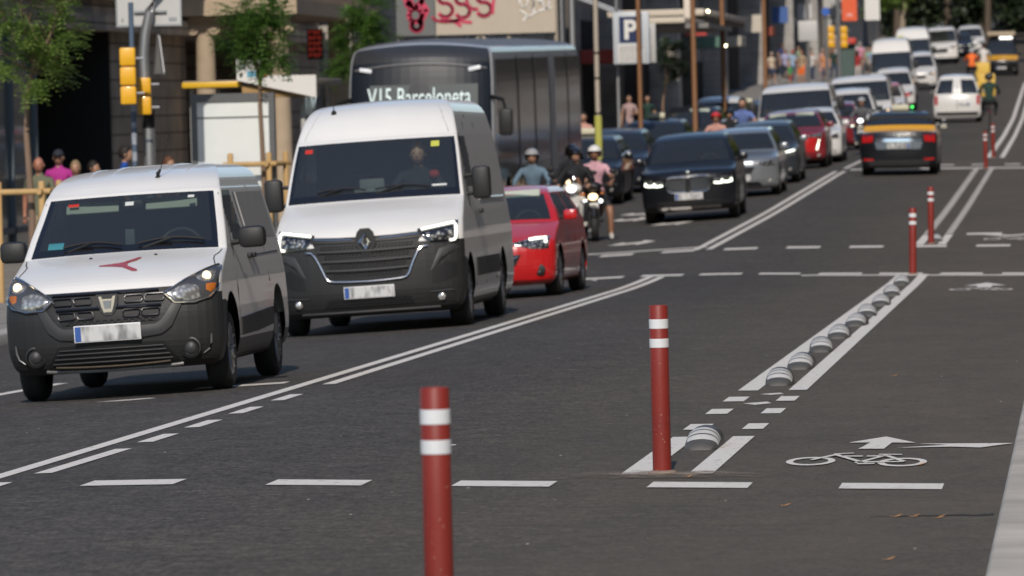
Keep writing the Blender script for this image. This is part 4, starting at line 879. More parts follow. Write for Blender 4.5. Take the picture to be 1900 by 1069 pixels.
# black SUV
HEX = mat('grille_chrome_mesh', (.6,.6,.6), .25, metal=1, var=.3, scale=60)
c = car(-7.49, 114.2, 'black SUV with wide chrome mesh grille and bright L-shaped lights, first beyond the crossing', kind='suv', W_=1.85, H=1.69, L=4.5, paint=BLK, hf=.95, hc=1.13, yc=1.1, yt=1.75, wr=.355, hi=True, rz=.01,
    kit=dict(xi=.50, xg=.4, plate_z=.50, grille_h=(.60,.86), hz=(.72,.86), gw=.02, lower=False, drl=[[(.50,.735),(.60,.725),(.655,.73),(.66,.79)],[(.69,.735),(.78,.735),(.84,.75),(.83,.80)]]), visor=None, rim=RIMD, name='suv')
B = t_B[c.name]
for sg in (1,-1):
    pts = [(sg*a,b) for a,b in ((.03,.87),(.30,.885),(.40,.86),(.425,.74),(.39,.61),(.33,.585),(.05,.585),(.02,.62),(.02,.85),(.03,.87))]
    kd = B.drape('kidney_grille', BLACK, c, [(sg*.03,.855),(sg*.30,.865),(sg*.41,.84)], [(sg*.03,.61),(sg*.3,.61),(sg*.38,.64)], off=.012, n=10, rows=5, thick=.03)[0]
    mb = MB(); mb.tube([Vector((a,B.hit('F',a,b)[0].y-.028,b)) for a,b in pts],.014,6); mb.build('grille_rim', CHROME, kd)
    mb = MB()
    for i in range(9):
        for j in range(6):
            x = sg*(.055+i*.042+(.02 if j%2 else 0)); z = .615+j*.046
            if abs(x) > .395: continue
            y = B.hit('F',x,z)[0].y-.02; mb.tube([Vector((x+.018*math.cos(k*math.pi/3+.52),y,z+.02*math.sin(k*math.pi/3+.52))) for k in range(7)],.0062,4)
    mb.build('grille_mesh', HEX, kd)
B.disc('badge', CHROME, c, 0, .955, .04, off=.01)
B.drape('lower_grille', BLACK, c, [(-.6,.42),(.6,.42)], [(-.66,.27),(.66,.27)], off=.006, n=12, rows=3, thick=.03)
B.drape('skid_plate', CHROME, c, [(-.62,.30),(.62,.30)], [(-.60,.255),(.60,.255)], off=.03, n=12, rows=2, thick=.03)
# silver, grey, red SUV, white behind the black SUV
car(-7.40, 129.2, 'silver hatchback partly hidden behind the black SUV', W_=1.78, H=1.50, L=4.2, paint=SILV, hf=.82, hc=1.0, kit=dict(xi=.4,xg=.4,plate_z=.42,grille_h=(.52,.66),hz=(.66,.80),warm=False,badge=True))
car(-7.42, 138.6, 'dark grey car with one slim lit daytime light, behind the silver hatchback', W_=1.80, H=1.47, L=4.4, paint=GREY, hf=.78, hc=.97, kit=dict(xi=.4,xg=.4,plate_z=.40,grille_h=(.5,.64),hz=(.64,.76),drl=[[(.6,.74),(.7,.755),(.82,.78)]],badge=True), mirror_m=SILV)
c = car(-7.40, 153.6, 'dark red SUV with slanted lit light strips and two pale sun visors', kind='suv', W_=1.80, H=1.54, L=4.3, paint=DRED, hf=.92, hc=1.06, wr=.34, name='suv', visor=[(-.58,-.14,.07),(.1,.58,.07)],
    kit=dict(xi=.42,xg=.4,plate_z=.42,grille_h=(.60,.84),hz=(.80,.92),drl=[[(.74,.74),(.70,.62),(.665,.48)]],badge=True))
B = t_B[c.name]; B.drape('skid_plate', CHROME, c, [(-.5,.31),(.5,.31)], [(-.46,.25),(.46,.25)], off=.03, n=8, rows=2, thick=.03); B.drape('bumper_panel', RED, c, [(.38,.80),(.66,.80)], [(.38,.45),(.60,.42)], off=.02, n=8, rows=4, bulge=.01, thick=.03, sym=True)
car(-7.22, 159.9, 'white hatchback squeezed between the dark red SUV and a white van', W_=1.76, H=1.52, L=3.9, paint=WHP, hf=.82, hc=1.02, kit=dict(xi=.4,xg=.4,plate_z=.42,grille_h=(.5,.64),hz=(.66,.80)), mirror_m=WHP)
big_van(-7.72, 163.2, 0, 'white low-roof van with round warm headlight, behind the dark red SUV', hero=False, L=5.2, kind='b', H=2.12)
vanB = COL.objects[[o.name for o in COL.objects if o.name.startswith('panel_van')][-1]]; vanB.scale = (1.07,1,1.03)
c_dr = car(-7.45, 180.5, 'dark red small car with a lit headlight behind the low-roof white van', W_=1.74, H=1.5, L=4.0, paint=DRED, hf=.8, hc=1.0, kit=dict(xi=.4,xg=.4,plate_z=.42,grille_h=(.5,.64),hz=(.66,.80),warm=False,drl=[[(.6,.74),(.76,.76)]]))
def mini_van(u, v, label, rz=0, **k):
    return car(u, v, label, rz=rz, kind='hatch', W_=1.80, H=k.pop('H',1.84), L=4.35, paint=k.pop('pm',WHP), hf=.86, hc=1.10, yc=.85, yt=1.45, name='small_van', cat='van', mirror_m=PLAST, kit=dict(xi=.42,xg=.4,plate_z=.42,grille_h=(.55,.70),hz=(.70,.86),warm=k.pop('warm',False)), **k)
mv = mini_van(-7.25, 188.5, 'small white van behind the dark red small car', lowplast=3)
copy_tree(vanB, -7.25, 198.5, 'second white low-roof van, behind the small white van', group='vehicles queuing in the lane')
car(-7.5, 229, 'white car with a red roof and red mirrors far down the queue', W_=1.78, H=1.62, L=4.2, paint=WHP, roof=RED, hf=.84, hc=1.05, kit=dict(xi=.4,xg=.4,plate_z=.42,grille_h=(.5,.66),hz=(.68,.84)), mirror_m=RED)
copy_tree(mv, -7.7, 250, 'small white van in front of the tall cream van', group='vehicles queuing in the lane')
big_van(-8.55, 275, 0, 'tall cream-white high-roof van towering over the distant queue', hero=False, L=5.9, kind='b', H=2.8)
vanT = COL.objects[[o.name for o in COL.objects if o.name.startswith('panel_van')][-1]]
mini_van(-7.75, 292, 'pale small van with a warm headlight beside the tall cream van', warm=True)
copy_tree(vanT, -8.75, 318, 'farthest tall white van, before the dark trees', group='vehicles queuing in the lane')
copy_tree(vanB, -8.1, 352, 'last white van, right of the farthest tall van', group='vehicles queuing in the lane')
dk = car(-10.87, 137, 'dark navy car with bright headlights in the left lane', W_=1.80, H=1.48, L=4.4, paint=NAVY, hf=.80, hc=.99, kit=dict(xi=.4,xg=.4,plate_z=.42,grille_h=(.5,.64),hz=(.66,.78),drl=[[(.68,.72),(.76,.73)]],badge=True))
def taxi_cls(reg,r,q,c):
    if reg in 'RL' and 4 < r < 10 and 1.3 < c.y < 3.4 and c.z > .35: return 'door_panel'
def taxi_sign(t, y, z, lit=True):
    mb = MB(); mb.box(-.2,.2,y,y+.12,z,z+.13,bev=.02); mb.build('taxi_sign', mat('taxi_sign_cream', (.62,.60,.45), .5), t)
    mb = MB(); mb.box(-.3,.3,y-.02,y+.14,z-.03,z,bev=.005); mb.build('roof_bar', BLACK, t)
tkit = dict(xi=.4,xg=.4,plate_z=.42,grille_h=(.5,.64),hz=(.66,.78))
tx = car(-10.84, 128.5, 'black and yellow taxi beside the scooters, its yellow doors showing', W_=1.80, H=1.50, L=4.5, paint=BLK, hf=.80, hc=.99, kit=tkit, body_cls=taxi_cls, name='taxi', cat='taxi'); taxi_sign(tx,2.2,1.52)
copy_tree(tx, -10.82, 150.5, 'black taxi with a cream roof sign behind the dark navy car', group='vehicles queuing in the lane')
car(-10.82, 165, 'dark navy SUV with a pale sun visor in the left lane', kind='suv', W_=1.86, H=1.68, L=4.6, paint=NAVY, hf=.95, hc=1.15, wr=.35, name='suv', visor=[(-.05,.5,.07)], kit=dict(xi=.42,xg=.4,plate_z=.42,grille_h=(.58,.78),hz=(.78,.9)))
mini_van(-10.8, 178, 'white small van in the left lane behind the navy SUV')
copy_tree(tx, -10.75, 190.5, 'black taxi with a cream roof sign behind the white small van in the left lane', group='vehicles queuing in the lane')
copy_tree(dk, -10.8, 202, 'dark car low behind the farther taxi of the left lane', group='vehicles queuing in the lane')
copy_tree(dk, -7.3, 368, 'dark distant car right of the farthest white vans', group='vehicles queuing in the lane')
copy_tree(mv, -6.6, 372, 'white vehicle glinting in front of the dark trees', group='vehicles queuing in the lane')
copy_tree(dk, -8.6, 385, 'dark car farthest up the street before the trees', group='vehicles queuing in the lane')
# ---- seen from behind
def tr_cls(reg,r,q,c):
    if reg == 'B' and 8.5 < r < 10.9: return 'boot_lid'
    return taxi_cls(reg,r,q,c)
c = car(-4.30, 142+4.6, 'black and yellow taxi driving away, seen from behind', rz=math.pi, kind='sedan', W_=1.84, H=1.52, L=4.6, paint=BLK, hf=.90, hc=1.06, yc=1.1, yt=1.8, wr=.33, hi=True, body_cls=tr_cls, name='taxi', cat='taxi', grp='vehicles driving away', rearkit=True)
B = t_B[c.name]; L_ = 4.6
D = B.drape
D('tail_light', REDL, c, [(.60,.95),(.86,.97)], [(.62,.80),(.88,.78)], 'B', off=.012, n=8, rows=3, thick=.05, sym=True)
D('boot_trim', CHROME, c, [(-.56,.88),(.56,.88)], [(-.54,.80),(.54,.80)], 'B', off=.014, n=10, rows=2, thick=.03)
D('boot_reflection', mat('reflection_blue_grey', (.14,.17,.20), .2, coat=1), c, [(-.58,.80),(.58,.80)], [(-.52,.62),(.52,.62)], 'B', off=.012, n=10, rows=2, thick=.03)  # blue-grey colour paints a pale reflection round the plate on black bodywork
plate(c, B, 0, .70, mode='B', off=.03)
B.disc('badge', CHROME, c, 0, .93, .05, mode='B', off=.01)
D('rear_reflector', REDL, c, [(.60,.40),(.84,.41)], [(.60,.35),(.84,.35)], 'B', off=.012, n=5, rows=1, thick=.03, sym=True)
D('bumper_insert', PLAST2, c, [(-.75,.36),(.75,.36)], [(-.70,.22),(.70,.22)], 'B', off=.012, n=10, rows=2, thick=.03)
taxi_sign(c, 2.3, 1.53)
mb = MB(); mb.ball((-.28,2.36,1.60),.032,10,8); mb.build('green_light', mat('green_lit', (.08,1,.15), .4, emit=2.2), c)
def kg_cls(reg,r,q,c):
    if reg == 'B' and 9.9 < r < 13.05: return 'rear_window' if .15 < abs(q) < .9 else 'body'
c = mini_van(-4.6, 227+4.4, 'white small van driving away with two rear door windows', rz=math.pi, body_cls=kg_cls, rearkit=True)
c['group'] = 'vehicles driving away'; B = t_B[c.name]; D = B.drape
D('tail_light', REDL, c, [(.74,1.05),(.85,1.05)], [(.74,.70),(.86,.70)], 'B', off=.01, n=4, rows=3, thick=.03, sym=True)
plate(c, B, -.2, .72, mode='B', off=.02)
mb = MB(); mb.tube([Vector((0,B.hit('B',.0,z)[0].y+.003,z)) for z in (.45,.7,.9,1.1,1.4,1.6)],.006,4); mb.build('door_gap', BLACK, c)
D('rear_bumper_step', PLAST, c, [(-.8,.42),(.8,.42)], [(-.78,.3),(.78,.3)], 'B', off=.03, n=10, rows=2, thick=.03)
c = mini_van(-4.05, 318, 'black and yellow taxi van coming down with a loaded roof', H=2.1, pm=BLK, body_cls=lambda reg,r,q,c_: 'boot_lid' if reg == 'F' and 5 < r < 9.5 else None); c['category'] = 'taxi'; c['group'] = 'vehicles farther up the street'
mb = MB(); mb.box(-.75,.75,1.6,3.4,2.12,2.32,bev=.05); mb.build('roof_load', mat('tan_canvas', (.42,.34,.24), .8), c)
mb = MB(); mb.box(-.1,.6,1.45,1.5,1.93,2.06,bev=.01); mb.build('roof_sign', mat('lit_sign', (1,1,.95), .4, emit=1.6), c)
# ------------------------------------------------------------------ bus
def bus(u, v):
    t = vthing('bus', u, v, 'grey city bus with a curved dark windscreen and V15 Barceloneta display', 'bus'); L = 18.6; t.scale = (1,1,1.17); BW = mat('bus_grey', (.36,.375,.40), .35, coat=.5)
    R = [(.25,.25,.3,1.10,L-.1,.2,0),(.33,.08,.34,1.22,L-.02,.2,0),(.6,.02,.36,1.265,L,.2,0),(1.0,0,.36,1.275,L,.2,0),(1.3,.03,.36,1.275,L,.2,0),(1.6,.08,.36,1.275,L,.2,0),(2.0,.15,.36,1.272,L,.2,0),(2.5,.27,.36,1.265,L-.02,.2,0),(2.78,.36,.36,1.25,L-.04,.2,.03),(2.95,.46,.34,1.235,L-.08,.2,.07),(3.06,.62,.3,1.20,L-.14,.2,.08),(3.12,.85,.25,1.12,L-.3,.2,.08),(3.16,1.3,.2,.9,L-.6,.2,.06),(3.17,1.6,.02,.1,L-1,.02,0)]
    B = Body(R, 3, 24, 60, arches=((2.7,.5,.58),(8.4,.5,.58),(14.5,.5,.58)))
    def cls(reg,r,q,c):
        if reg == 'U': return 'underbody'
        if reg == 'F' and 3.7 < r < 10.4 and abs(q) < .955: return 'windscreen' if r < 8.3 else 'roof_visor'
        if reg in 'RL' and 3.6 < r < 8.6 and c.y > .95:
            for a in (12.0,):
                if abs(c.y-a) < .75: return 'body'
            return 'side_window'
        if reg in 'RL' and 8.6 < r < 9.3 and c.y > .9: return 'roof_edge'
        if r > 11: return 'roof'
        if reg in 'RL' and r < 3.6 and c.y > 1.0: return 'lower_panel'
        return 'body'
    B.split(cls, dict(body=BW, windscreen=mat('bus_screen', (.010,.015,.024), .45, spec=.35), roof_visor=mat('bus_visor', (.035,.037,.042), .35, coat=.4), side_window=mat('bus_window', (.016,.013,.011), .14, coat=.0, spec=.22, var=.6, scale=1.5), roof_edge=mat('bus_silver', (.36,.38,.41), .4, metal=.2), roof=mat('bus_roof', (.13,.13,.14), .5), underbody=BLACK, lower_panel=mat('bus_lower', (.022,.02,.019), .25, spec=.3)), t)
    mb = MB(); mb.box(-.9,.9,.6,L-.5,.3,.7); mb.build('chassis', BLACK, t)
    for md,sg in (('S',1),('X',-1)):
        for y0,w_,m_ in ((11.4,1.1,'bus_silver'),(4.9,.18,'bus_trim2'),(8.2,.18,'bus_trim2'),(15.4,.18,'bus_trim2')):
            mb = MB(); G = []
            for z in (.9,1.3,1.8,2.3,2.7,2.9): G.append([Vector((B.hit(md,y,z)[0].x+sg*.012,y,z)) for y in (y0,y0+w_/2,y0+w_)])
            mb.grid(G); mb.build('window_pillar', MATS['bus_silver'] if m_ == 'bus_silver' else mat('bus_trim2', (.05,.05,.05), .5), t, sharp=60)
    P = B.hit('F',0,2.36)[0]; tilt = math.atan((.27-.15)/.5)
    dp = MB(); dp.box(-.86,1.02,P.y-.012,P.y-.004,2.08,2.50,rot=(-tilt,0,0)); dpo = dp.build('display_panel', mat('display_dark', (.02,.035,.035), .3), t)
    cu = bpy.data.curves.new('t','FONT'); cu.body = 'V15 Barceloneta'; cu.size = .46; cu.align_x = 'CENTER'; cu.align_y = 'CENTER'; cu.extrude = .004; cu.offset = .0; to = bpy.data.objects.new('t',cu); COL.objects.link(to); bpy.context.view_layer.update()
    me = bpy.data.meshes.new_from_object(to.evaluated_get(bpy.context.evaluated_depsgraph_get())); COL.objects.unlink(to); me.materials.clear(); me.materials.append(mat('display_led', (.62,.82,.84), .5, emit=.28, var=.45, scale=30))
    xs = [vv.co.x for vv in me.vertices]; wd = max(xs)-min(xs); sx = 1.80/wd
    for vv in me.vertices:
        x,y,z = vv.co; vv.co = (x*sx, P.y-.018-z+y*0, 2.30+y*.86); vv.co.y += (vv.co.z-2.36)*math.tan(tilt)
    o = bpy.data.objects.new('display_text', me); COL.objects.link(o); o.parent = dpo
    for sg in (1,-1):
        z = 2.72; x = sg*.95; p = B.hit('F',x,z)[0]; mb = MB(); mb.box(x-.11,x+.11,p.y-.06,p.y+.02,z-.03,z+.03,bev=.02,rot=(0,-sg*.15,0)); mb.build('marker_lamp', mat('marker_white', (.7,.72,.75), .3, emit=.25), t)
        mb = MB(); mb.tube([(sg*1.2,.5,2.3),(sg*1.45,.2,2.25),(sg*1.5,.15,2.1)],.03,6); mb.build('mirror_arm', BLACK, t)
        mb = MB(); mb.box(sg*1.5-.12,sg*1.5+.12,.08,.25,1.72,2.12,bev=.05); mb.build('mirror', PLAST, t)
        for y in (2.7,8.4,14.5): wheel(t, sg*1.12, y, .48, .28, sg, RIM, 8, False)
        B.drape('headlight', LAMP, t, [(sg*.75,.95),(sg*1.12,1.0)], [(sg*.75,.8),(sg*1.12,.78)], off=.01, n=6, rows=3, thick=.03)
    B.drape('bumper', BW, t, [(-1.1,.62),(1.1,.62)], [(-1.1,.38),(1.1,.38)], off=.03, n=12, rows=3, thick=.05)
    mb = MB(); mb.tube([Vector((a,B.hit('F',a,2.80-.09*(a/1.2)**2)[0].y-.012,2.80-.09*(a/1.2)**2)) for a in [-1.15+i*.1 for i in range(24)]],.018,5); mb.build('screen_trim', mat('bus_trim', (.22,.22,.23), .4, metal=.5), t)
bus(-11.34, 101.8)
# ------------------------------------------------------------------ people
SKIN = mat('skin', (.42,.24,.16), .5, var=.06); SKIN2 = mat('skin_tan', (.27,.14,.085), .5, var=.06); SHOE = mat('shoe', (.5,.48,.45), .6); HAIRD = mat('hair_dark', (.015,.011,.009), .7); HAIRG = mat('hair_grey', (.3,.28,.26), .8); EYE = mat('sunglass', (.006,.006,.007), .15)
CL = {}
def cloth(c):
    k = 'cloth_%02d_%02d_%02d' % tuple(int(x*99) for x in c)
    return mat(k, c, .85, var=.25, scale=9, bump=1.0, bscale=13)
def person(loc, rz, label, shirt, legs, pose='stand', skin=None, hair='short', haircol=None, helmet=None, glasses=False, shorts=False, sleeves=False, group=None, hh=1.72, shoes=None, phase=None, bag=None, skirt=False, parent=None, fingers=True):
    k = hh/1.72; skin = skin or SKIN; ph = phase if phase is not None else rnd.uniform(-1,1)
    J = {}
    def P(n,x,y,z,r): J[n] = (Vector((x,y,z))*k, r*k)
    if pose in ('stand','walk'):
        st = .26*ph if pose == 'walk' else .04*ph
        P('pelvis',0,0,.94,.135); P('waist',0,0,1.08,.125); P('chest',0,.0,1.27,.15); P('uchest',0,.01,1.38,.13); P('neck',0,0,1.47,.055); P('head',0,-.01,1.55,.06)
        for sg,n in ((1,'r'),(-1,'l')):
            P('hip'+n,sg*.095,0,.88,.10); P('knee'+n,sg*.10,-.02-sg*st*.55-.03,.50,.062); P('ank'+n,sg*.105,-sg*st+(.10 if sg*st<0 else 0)*1,.09+(.06 if sg*st < -.1 else 0),.042); P('toe'+n,sg*.12,-sg*st-.15+(.1 if sg*st<0 else 0),.04,.038)
            P('sh'+n,sg*.175,0,1.40,.062); P('elb'+n,sg*.24,.03+sg*st*.4,1.13,.044); P('wr'+n,sg*.25,-.06+sg*st*.8,.90,.030); P('hand'+n,sg*.25,-.09+sg*st*.85,.83,.032)
        if pose == 'stand' and abs(ph) > .5:
            P('elbr',.25,-.03,1.13,.044); P('wrr',.16,-.22,1.16,.030); P('handr',.10,-.26,1.20,.032)
    else:   # seated astride / at the wheel
        P('pelvis',0,.34,.80,.145); P('waist',0,.30,.93,.135); P('chest',0,.24,1.13,.155); P('uchest',0,.21,1.25,.14); P('neck',0,.17,1.35,.055); P('head',0,.13,1.43,.06)
        down = pose == 'ride_foot'
        for sg,n in ((1,'r'),(-1,'l')):
            P('hip'+n,sg*.11,.30,.76,.105)
            if down and sg > 0: P('knee'+n,.25,-.06,.53,.07); P('ank'+n,.255,-.02,.10,.045); P('toe'+n,.27,-.17,.04,.04)
            else: P('knee'+n,sg*.21,-.14,.70,.07); P('ank'+n,sg*.17,-.02,.33,.045); P('toe'+n,sg*.17,-.17,.29,.04)
            P('sh'+n,sg*.185,.20,1.27,.064); P('elb'+n,sg*.31,.02,1.06,.046); P('wr'+n,sg*.27,-.22,.99,.032); P('hand'+n,sg*.265,-.29,.99,.034)
    E = [('pelvis','waist','top'),('waist','chest','top'),('chest','uchest','top'),('uchest','neck','skin'),('neck','head','skin')]
    for n in 'rl': E += [('pelvis','hip'+n,'leg'),('hip'+n,'knee'+n,'leg'),('knee'+n,'ank'+n,'skin' if shorts or skirt else 'leg'),('ank'+n,'toe'+n,'shoe'),('uchest','sh'+n,'top'),('sh'+n,'elb'+n,'top'),('elb'+n,'wr'+n,'top' if sleeves else 'skin'),('wr'+n,'hand'+n,'skin')]
    names = list(J); me = bpy.data.meshes.new('person'); me.from_pydata([J[n][0] for n in names], [(names.index(a),names.index(b)) for a,b,_ in E], [])
    ob = bpy.data.objects.new('person_tmp', me); COL.objects.link(ob); md = ob.modifiers.new('s','SKIN'); md.branch_smoothing = .3
    for i,n in enumerate(names): me.skin_vertices[0].data[i].radius = (J[n][1],J[n][1]*(.78 if n in ('chest','uchest','waist','pelvis') else 1)); me.skin_vertices[0].data[i].use_root = n == 'pelvis'
    sb = ob.modifiers.new('u','SUBSURF'); sb.levels = 1; sb.render_levels = 1
    bpy.context.view_layer.update(); ev = ob.evaluated_get(bpy.context.evaluated_depsgraph_get()); m2 = bpy.data.meshes.new_from_object(ev); COL.objects.unlink(ob)
    mb = MB(); mb.bm.from_mesh(m2); slots = {'top':0,'leg':1,'skin':2,'shoe':3}
    for f in mb.bm.faces:
        c = f.calc_center_median(); best = None
        for a,b,tg in E:
            p,q = J[a][0],J[b][0]; d = q-p; t_ = max(0,min(1,(c-p).dot(d)/max(1e-9,d.length_squared))); dist = (c-(p+d*t_)).length-(J[a][1]*(1-t_)+J[b][1]*t_)
            if tg == 'top' and a[:2] == 'sh' and not sleeves and t_ > .62: tg2 = 'skin'
            elif tg == 'skin' and b == 'neck' and t_ < .3: tg2 = 'top'
            elif tg == 'leg' and (shorts or skirt) and a[:3] == 'hip' and t_ > .85: tg2 = 'skin'
            else: tg2 = tg
            if best is None or dist < best[0]: best = (dist,tg2)
        f.material_index = slots[best[1]]
    hd = J['head'][0]+Vector((0,-.02,.07))*k; R_ = .1*k
    # head with brow, nose, chin, ears, eyes and mouth on the body mesh
    mb.mi = 2; n0 = len(mb.bm.verts); mb.ball(hd, R_, 14, 12, (.80,.98,1.18)); mb.bm.verts.ensure_lookup_table()
    for vv in list(mb.bm.verts)[n0:]:
        d = vv.co-hd
        if d.z < -.02*k and d.y < 0: vv.co.y += -.004*k; vv.co.x = hd.x+d.x*.86
        if d.z < 0 and d.y > 0: vv.co.y -= .02*k
    mb.tube([hd+Vector((0,-.088,.012))*k, hd+Vector((0,-.112,-.022))*k, hd+Vector((0,-.095,-.03))*k],[.008*k,.014*k,.009*k],6)
    for sg in (1,-1): mb.ball(hd+Vector((sg*.082,.008,-.005))*k,.02*k,6,5,(.45,.8,1.3))
    mb.mi = 4
    for sg in (1,-1): mb.ball(hd+Vector((sg*.032,-.088,.012))*k, (.022 if glasses else .010)*k,8,6,(1,.5,.75))
    mb.mi = 5; mb.tube([hd+Vector((-.024,-.094,-.058))*k, hd+Vector((0,-.098,-.056))*k, hd+Vector((.024,-.094,-.058))*k],.005*k,5)
    mb.mi = 2
    if fingers:
        for n in 'rl':
            w_,hn = J['wr'+n][0],J['hand'+n][0]; d = (hn-w_).normalized(); side = d.cross(Vector((0,0,1)) if abs(d.z) < .8 else Vector((0,1,0))).normalized(); curl = d.cross(side)*(-1 if d.cross(side).z > 0 else 1)
            for i,l in enumerate((.062,.072,.068,.052)):
                b = hn+d*.018*k+side*(.021-.014*i)*k; mb.tube([b,b+d*l*.5*k,b+d*l*.8*k+curl*.022*k,b+d*l*.7*k+curl*.045*k],[.0085*k,.008*k,.007*k,.006*k],5)
            sgn = -1 if n == 'r' else 1; b = hn-d*.01*k+side*.03*k; mb.tube([b,b+(d*.7+side)*.03*k,b+(d*1.3+side*.9)*.04*k],[.01*k,.009*k,.007*k],5)
    if skirt: mb.mi = 1; mb.lathe([(-.46*k,.26*k),(-.2*k,.20*k),(.08*k,.135*k)], J['pelvis'][0],(0,0,1),14)
    body = mb.build('person', [shirt,legs,skin,shoes or SHOE,EYE,mat('lip', (.28,.10,.08), .5)], None, sharp=60)
    body.location = loc; body.rotation_euler.z = rz; tag(body, label, 'person', group)
    hc_ = haircol or HAIRD
    if helmet:
        mb = MB(); rs = []
        for j in range(8):
            a = math.radians(j*15-12); r_ = .135*k*math.cos(a) if j else .137*k; rs.append([mb.v(hd+Vector((r_*math.cos(i*math.pi/10)*.93, r_*math.sin(i*math.pi/10)*1.08, .02+.135*math.sin(a)))) for i in range(20)])
        mb.skin(rs, False, True)
        for vv in mb.bm.verts:
            d = vv.co-hd
            if d.y > 0 and d.z < .05: vv.co.z -= .06*k
            if d.y < -.03 and d.z < .045*k: vv.co.z = hd.z+.045*k
        mb.build('helmet', helmet, body)
    elif hair in ('short','long'):
        mb = MB(); mb.ball(hd+Vector((0,.018,.022))*k, R_*1.08, 14, 10, (.84,.97,1.12))
        for vv in list(mb.bm.verts):
            d = vv.co-hd
            if d.y < -.045*k and d.z < .055*k: vv.co.y = hd.y-.03*k
            if d.z < -.05*k: vv.co.z = hd.z-.05*k
        if hair == 'long': mb.tube([hd+Vector((0,.06,0))*k,hd+Vector((0,.09,-.1))*k,hd+Vector((0,.08,-.22))*k],[.085*k,.075*k,.04*k],8)
        mb.build('hair', hc_, body, sharp=80)
    elif hair == 'cap':
        mb = MB(); mb.ball(hd+Vector((0,.005,.035))*k, R_*1.05,14,8,(.86,1,.95))
        for vv in mb.bm.verts:
            if vv.co.z < hd.z+.02*k: vv.co.z = hd.z+.02*k
        mb.box(hd.x-.06*k,hd.x+.06*k,hd.y-.18*k,hd.y-.05*k,hd.z+.035*k,hd.z+.047*k,bev=.004); mb.build('cap', hc_, body, sharp=60)
    if bag:
        mb = MB(); mb.box(-.15*k,.15*k,.11*k,.27*k,1.05*k,1.42*k,bev=.04*k); mb.build('backpack', bag, body)
    return body
# ------------------------------------------------------------------ scooters
def scooter(u, v, label, col, rz=0, screen=False, group='scooters filtering between the lanes', lit=WARM, twin=False):
    t = vthing('scooter', u, v, label, 'scooter', group, rz)
    for y in (-.38,.92):
        mb = MB(); mb.lathe([(-.055,.17),(-.065,.22),(-.045,.265),(0,.275),(.045,.265),(.065,.22),(.055,.17)], (0,y,.275),(1,0,0),20); w = mb.build('wheel', TYRE, t)
        mb = MB(); mb.lathe([(-.05,.175),(-.02,.05),(.02,.05),(.05,.175)], (0,y,.275),(1,0,0),14); mb.build('rim', RIMD, w)
    mb = MB(); mb.tube([(0,-.60,.42),(0,-.50,.55),(0,-.34,.585),(0,-.18,.54)],[.045,.075,.085,.06],10,1); mb.build('front_fender', col, t)
    for sg in (1,-1):
        mb = MB(); mb.tube([(sg*.085,-.38,.275),(sg*.085,-.24,.66)],.022,8); mb.build('fork', RIMD, t)
    mb = MB(); G = []
    for z,w,y in ((.36,.10,-.14),(.5,.17,-.18),(.65,.205,-.22),(.8,.20,-.26),(.92,.15,-.29),(1.0,.07,-.30)): G.append([(x*w,y+.12*x*x,z) for x in (-1,-.7,-.35,0,.35,.7,1)])
    mb.grid(G, (0,.07,0)); mb.build('leg_shield', col, t, sharp=60)
    mb = MB(); mb.box(-.17,.17,-.08,.42,.33,.42,bev=.03); mb.build('footboard', PLAST, t)
    mb = MB(); mb.tube([(0,.25,.52),(0,.45,.60),(0,.8,.62),(0,1.15,.66)],[.13,.19,.18,.09],14); mb.build('rear_body', col, t)
    mb = MB(); mb.tube([(0,.22,.78),(0,.45,.765),(0,.85,.80),(0,1.08,.83)],[.09,.15,.14,.08],12); mb.build('seat', BLACK, t)
    mb = MB(); mb.tube([(-.36,-.2,1.0),(-.15,-.26,1.0),(.15,-.26,1.0),(.36,-.2,1.0)],.018,8); mb.tube([(0,-.25,.95),(0,-.26,1.02)],.05,8); mb.build('handlebar', BLACK, t)
    mb = MB(); mb.ball((0,-.30,.98),.13,14,10,(1.35,.7,.72)); mb.build('front_cowl', col, t)
    for sg in (1,-1):
        mb = MB(); mb.tube([(sg*.34,-.2,1.01),(sg*.36,-.2,1.2)],.008,6); o = mb.build('mirror_stalk', BLACK, t); mb = MB(); mb.ball((sg*.38,-.2,1.24),.06,10,8,(1.2,.35,.75)); mb.build('mirror', BLACK, o)
        mb = MB(); mb.ball((sg*.17,-.36,.86),.03,8,6,(1.2,.6,.8)); mb.build('indicator', AMBER, t)
        mb = MB(); mb.tube([(sg*.33,-.2,1.0),(sg*.44,-.17,.99)],.024,8); mb.build('grip', PLAST, t)
    if twin:
        for sg in (1,-1): mb = MB(); mb.ball((sg*.135,-.34,.72),.036,10,8,(1,.5,1)); mb.build('lamp', WHITEB, t)
    mb = MB(); mb.ball((0,-.38,.80 if twin else .97),.08,12,8,(1.1,.5,.8)); mb.build('headlight', lit, t)
    if screen:
        mb = MB(); G = [[(x*w,-.34+.09*x*x+(z-1.0)*.35,z) for x in (-1,-.6,-.2,.2,.6,1)] for z,w in ((1.0,.20),(1.15,.24),(1.35,.23),(1.5,.15))]; mb.grid(G,(0,.006,0)); mb.build('windshield', LENS, t)
    mb = MB(); mb.box(-.09,.09,-.335,-.325,.60,.69,bev=.002); mb.build('number_plate', PLATEF, t)
    return t
def seat_on(u, v, dy=0): return (u, v+dy, h(u,v))
RG = 'riders in the traffic'
HELW = mat('helmet_white', (.75,.74,.72), .25, coat=.6); HELB = mat('helmet_black', (.01,.01,.012), .2, coat=1); HELR = mat('helmet_red', (.55,.03,.03), .3, coat=.6); HELG = mat('helmet_grey', (.35,.36,.37), .3, coat=.5)
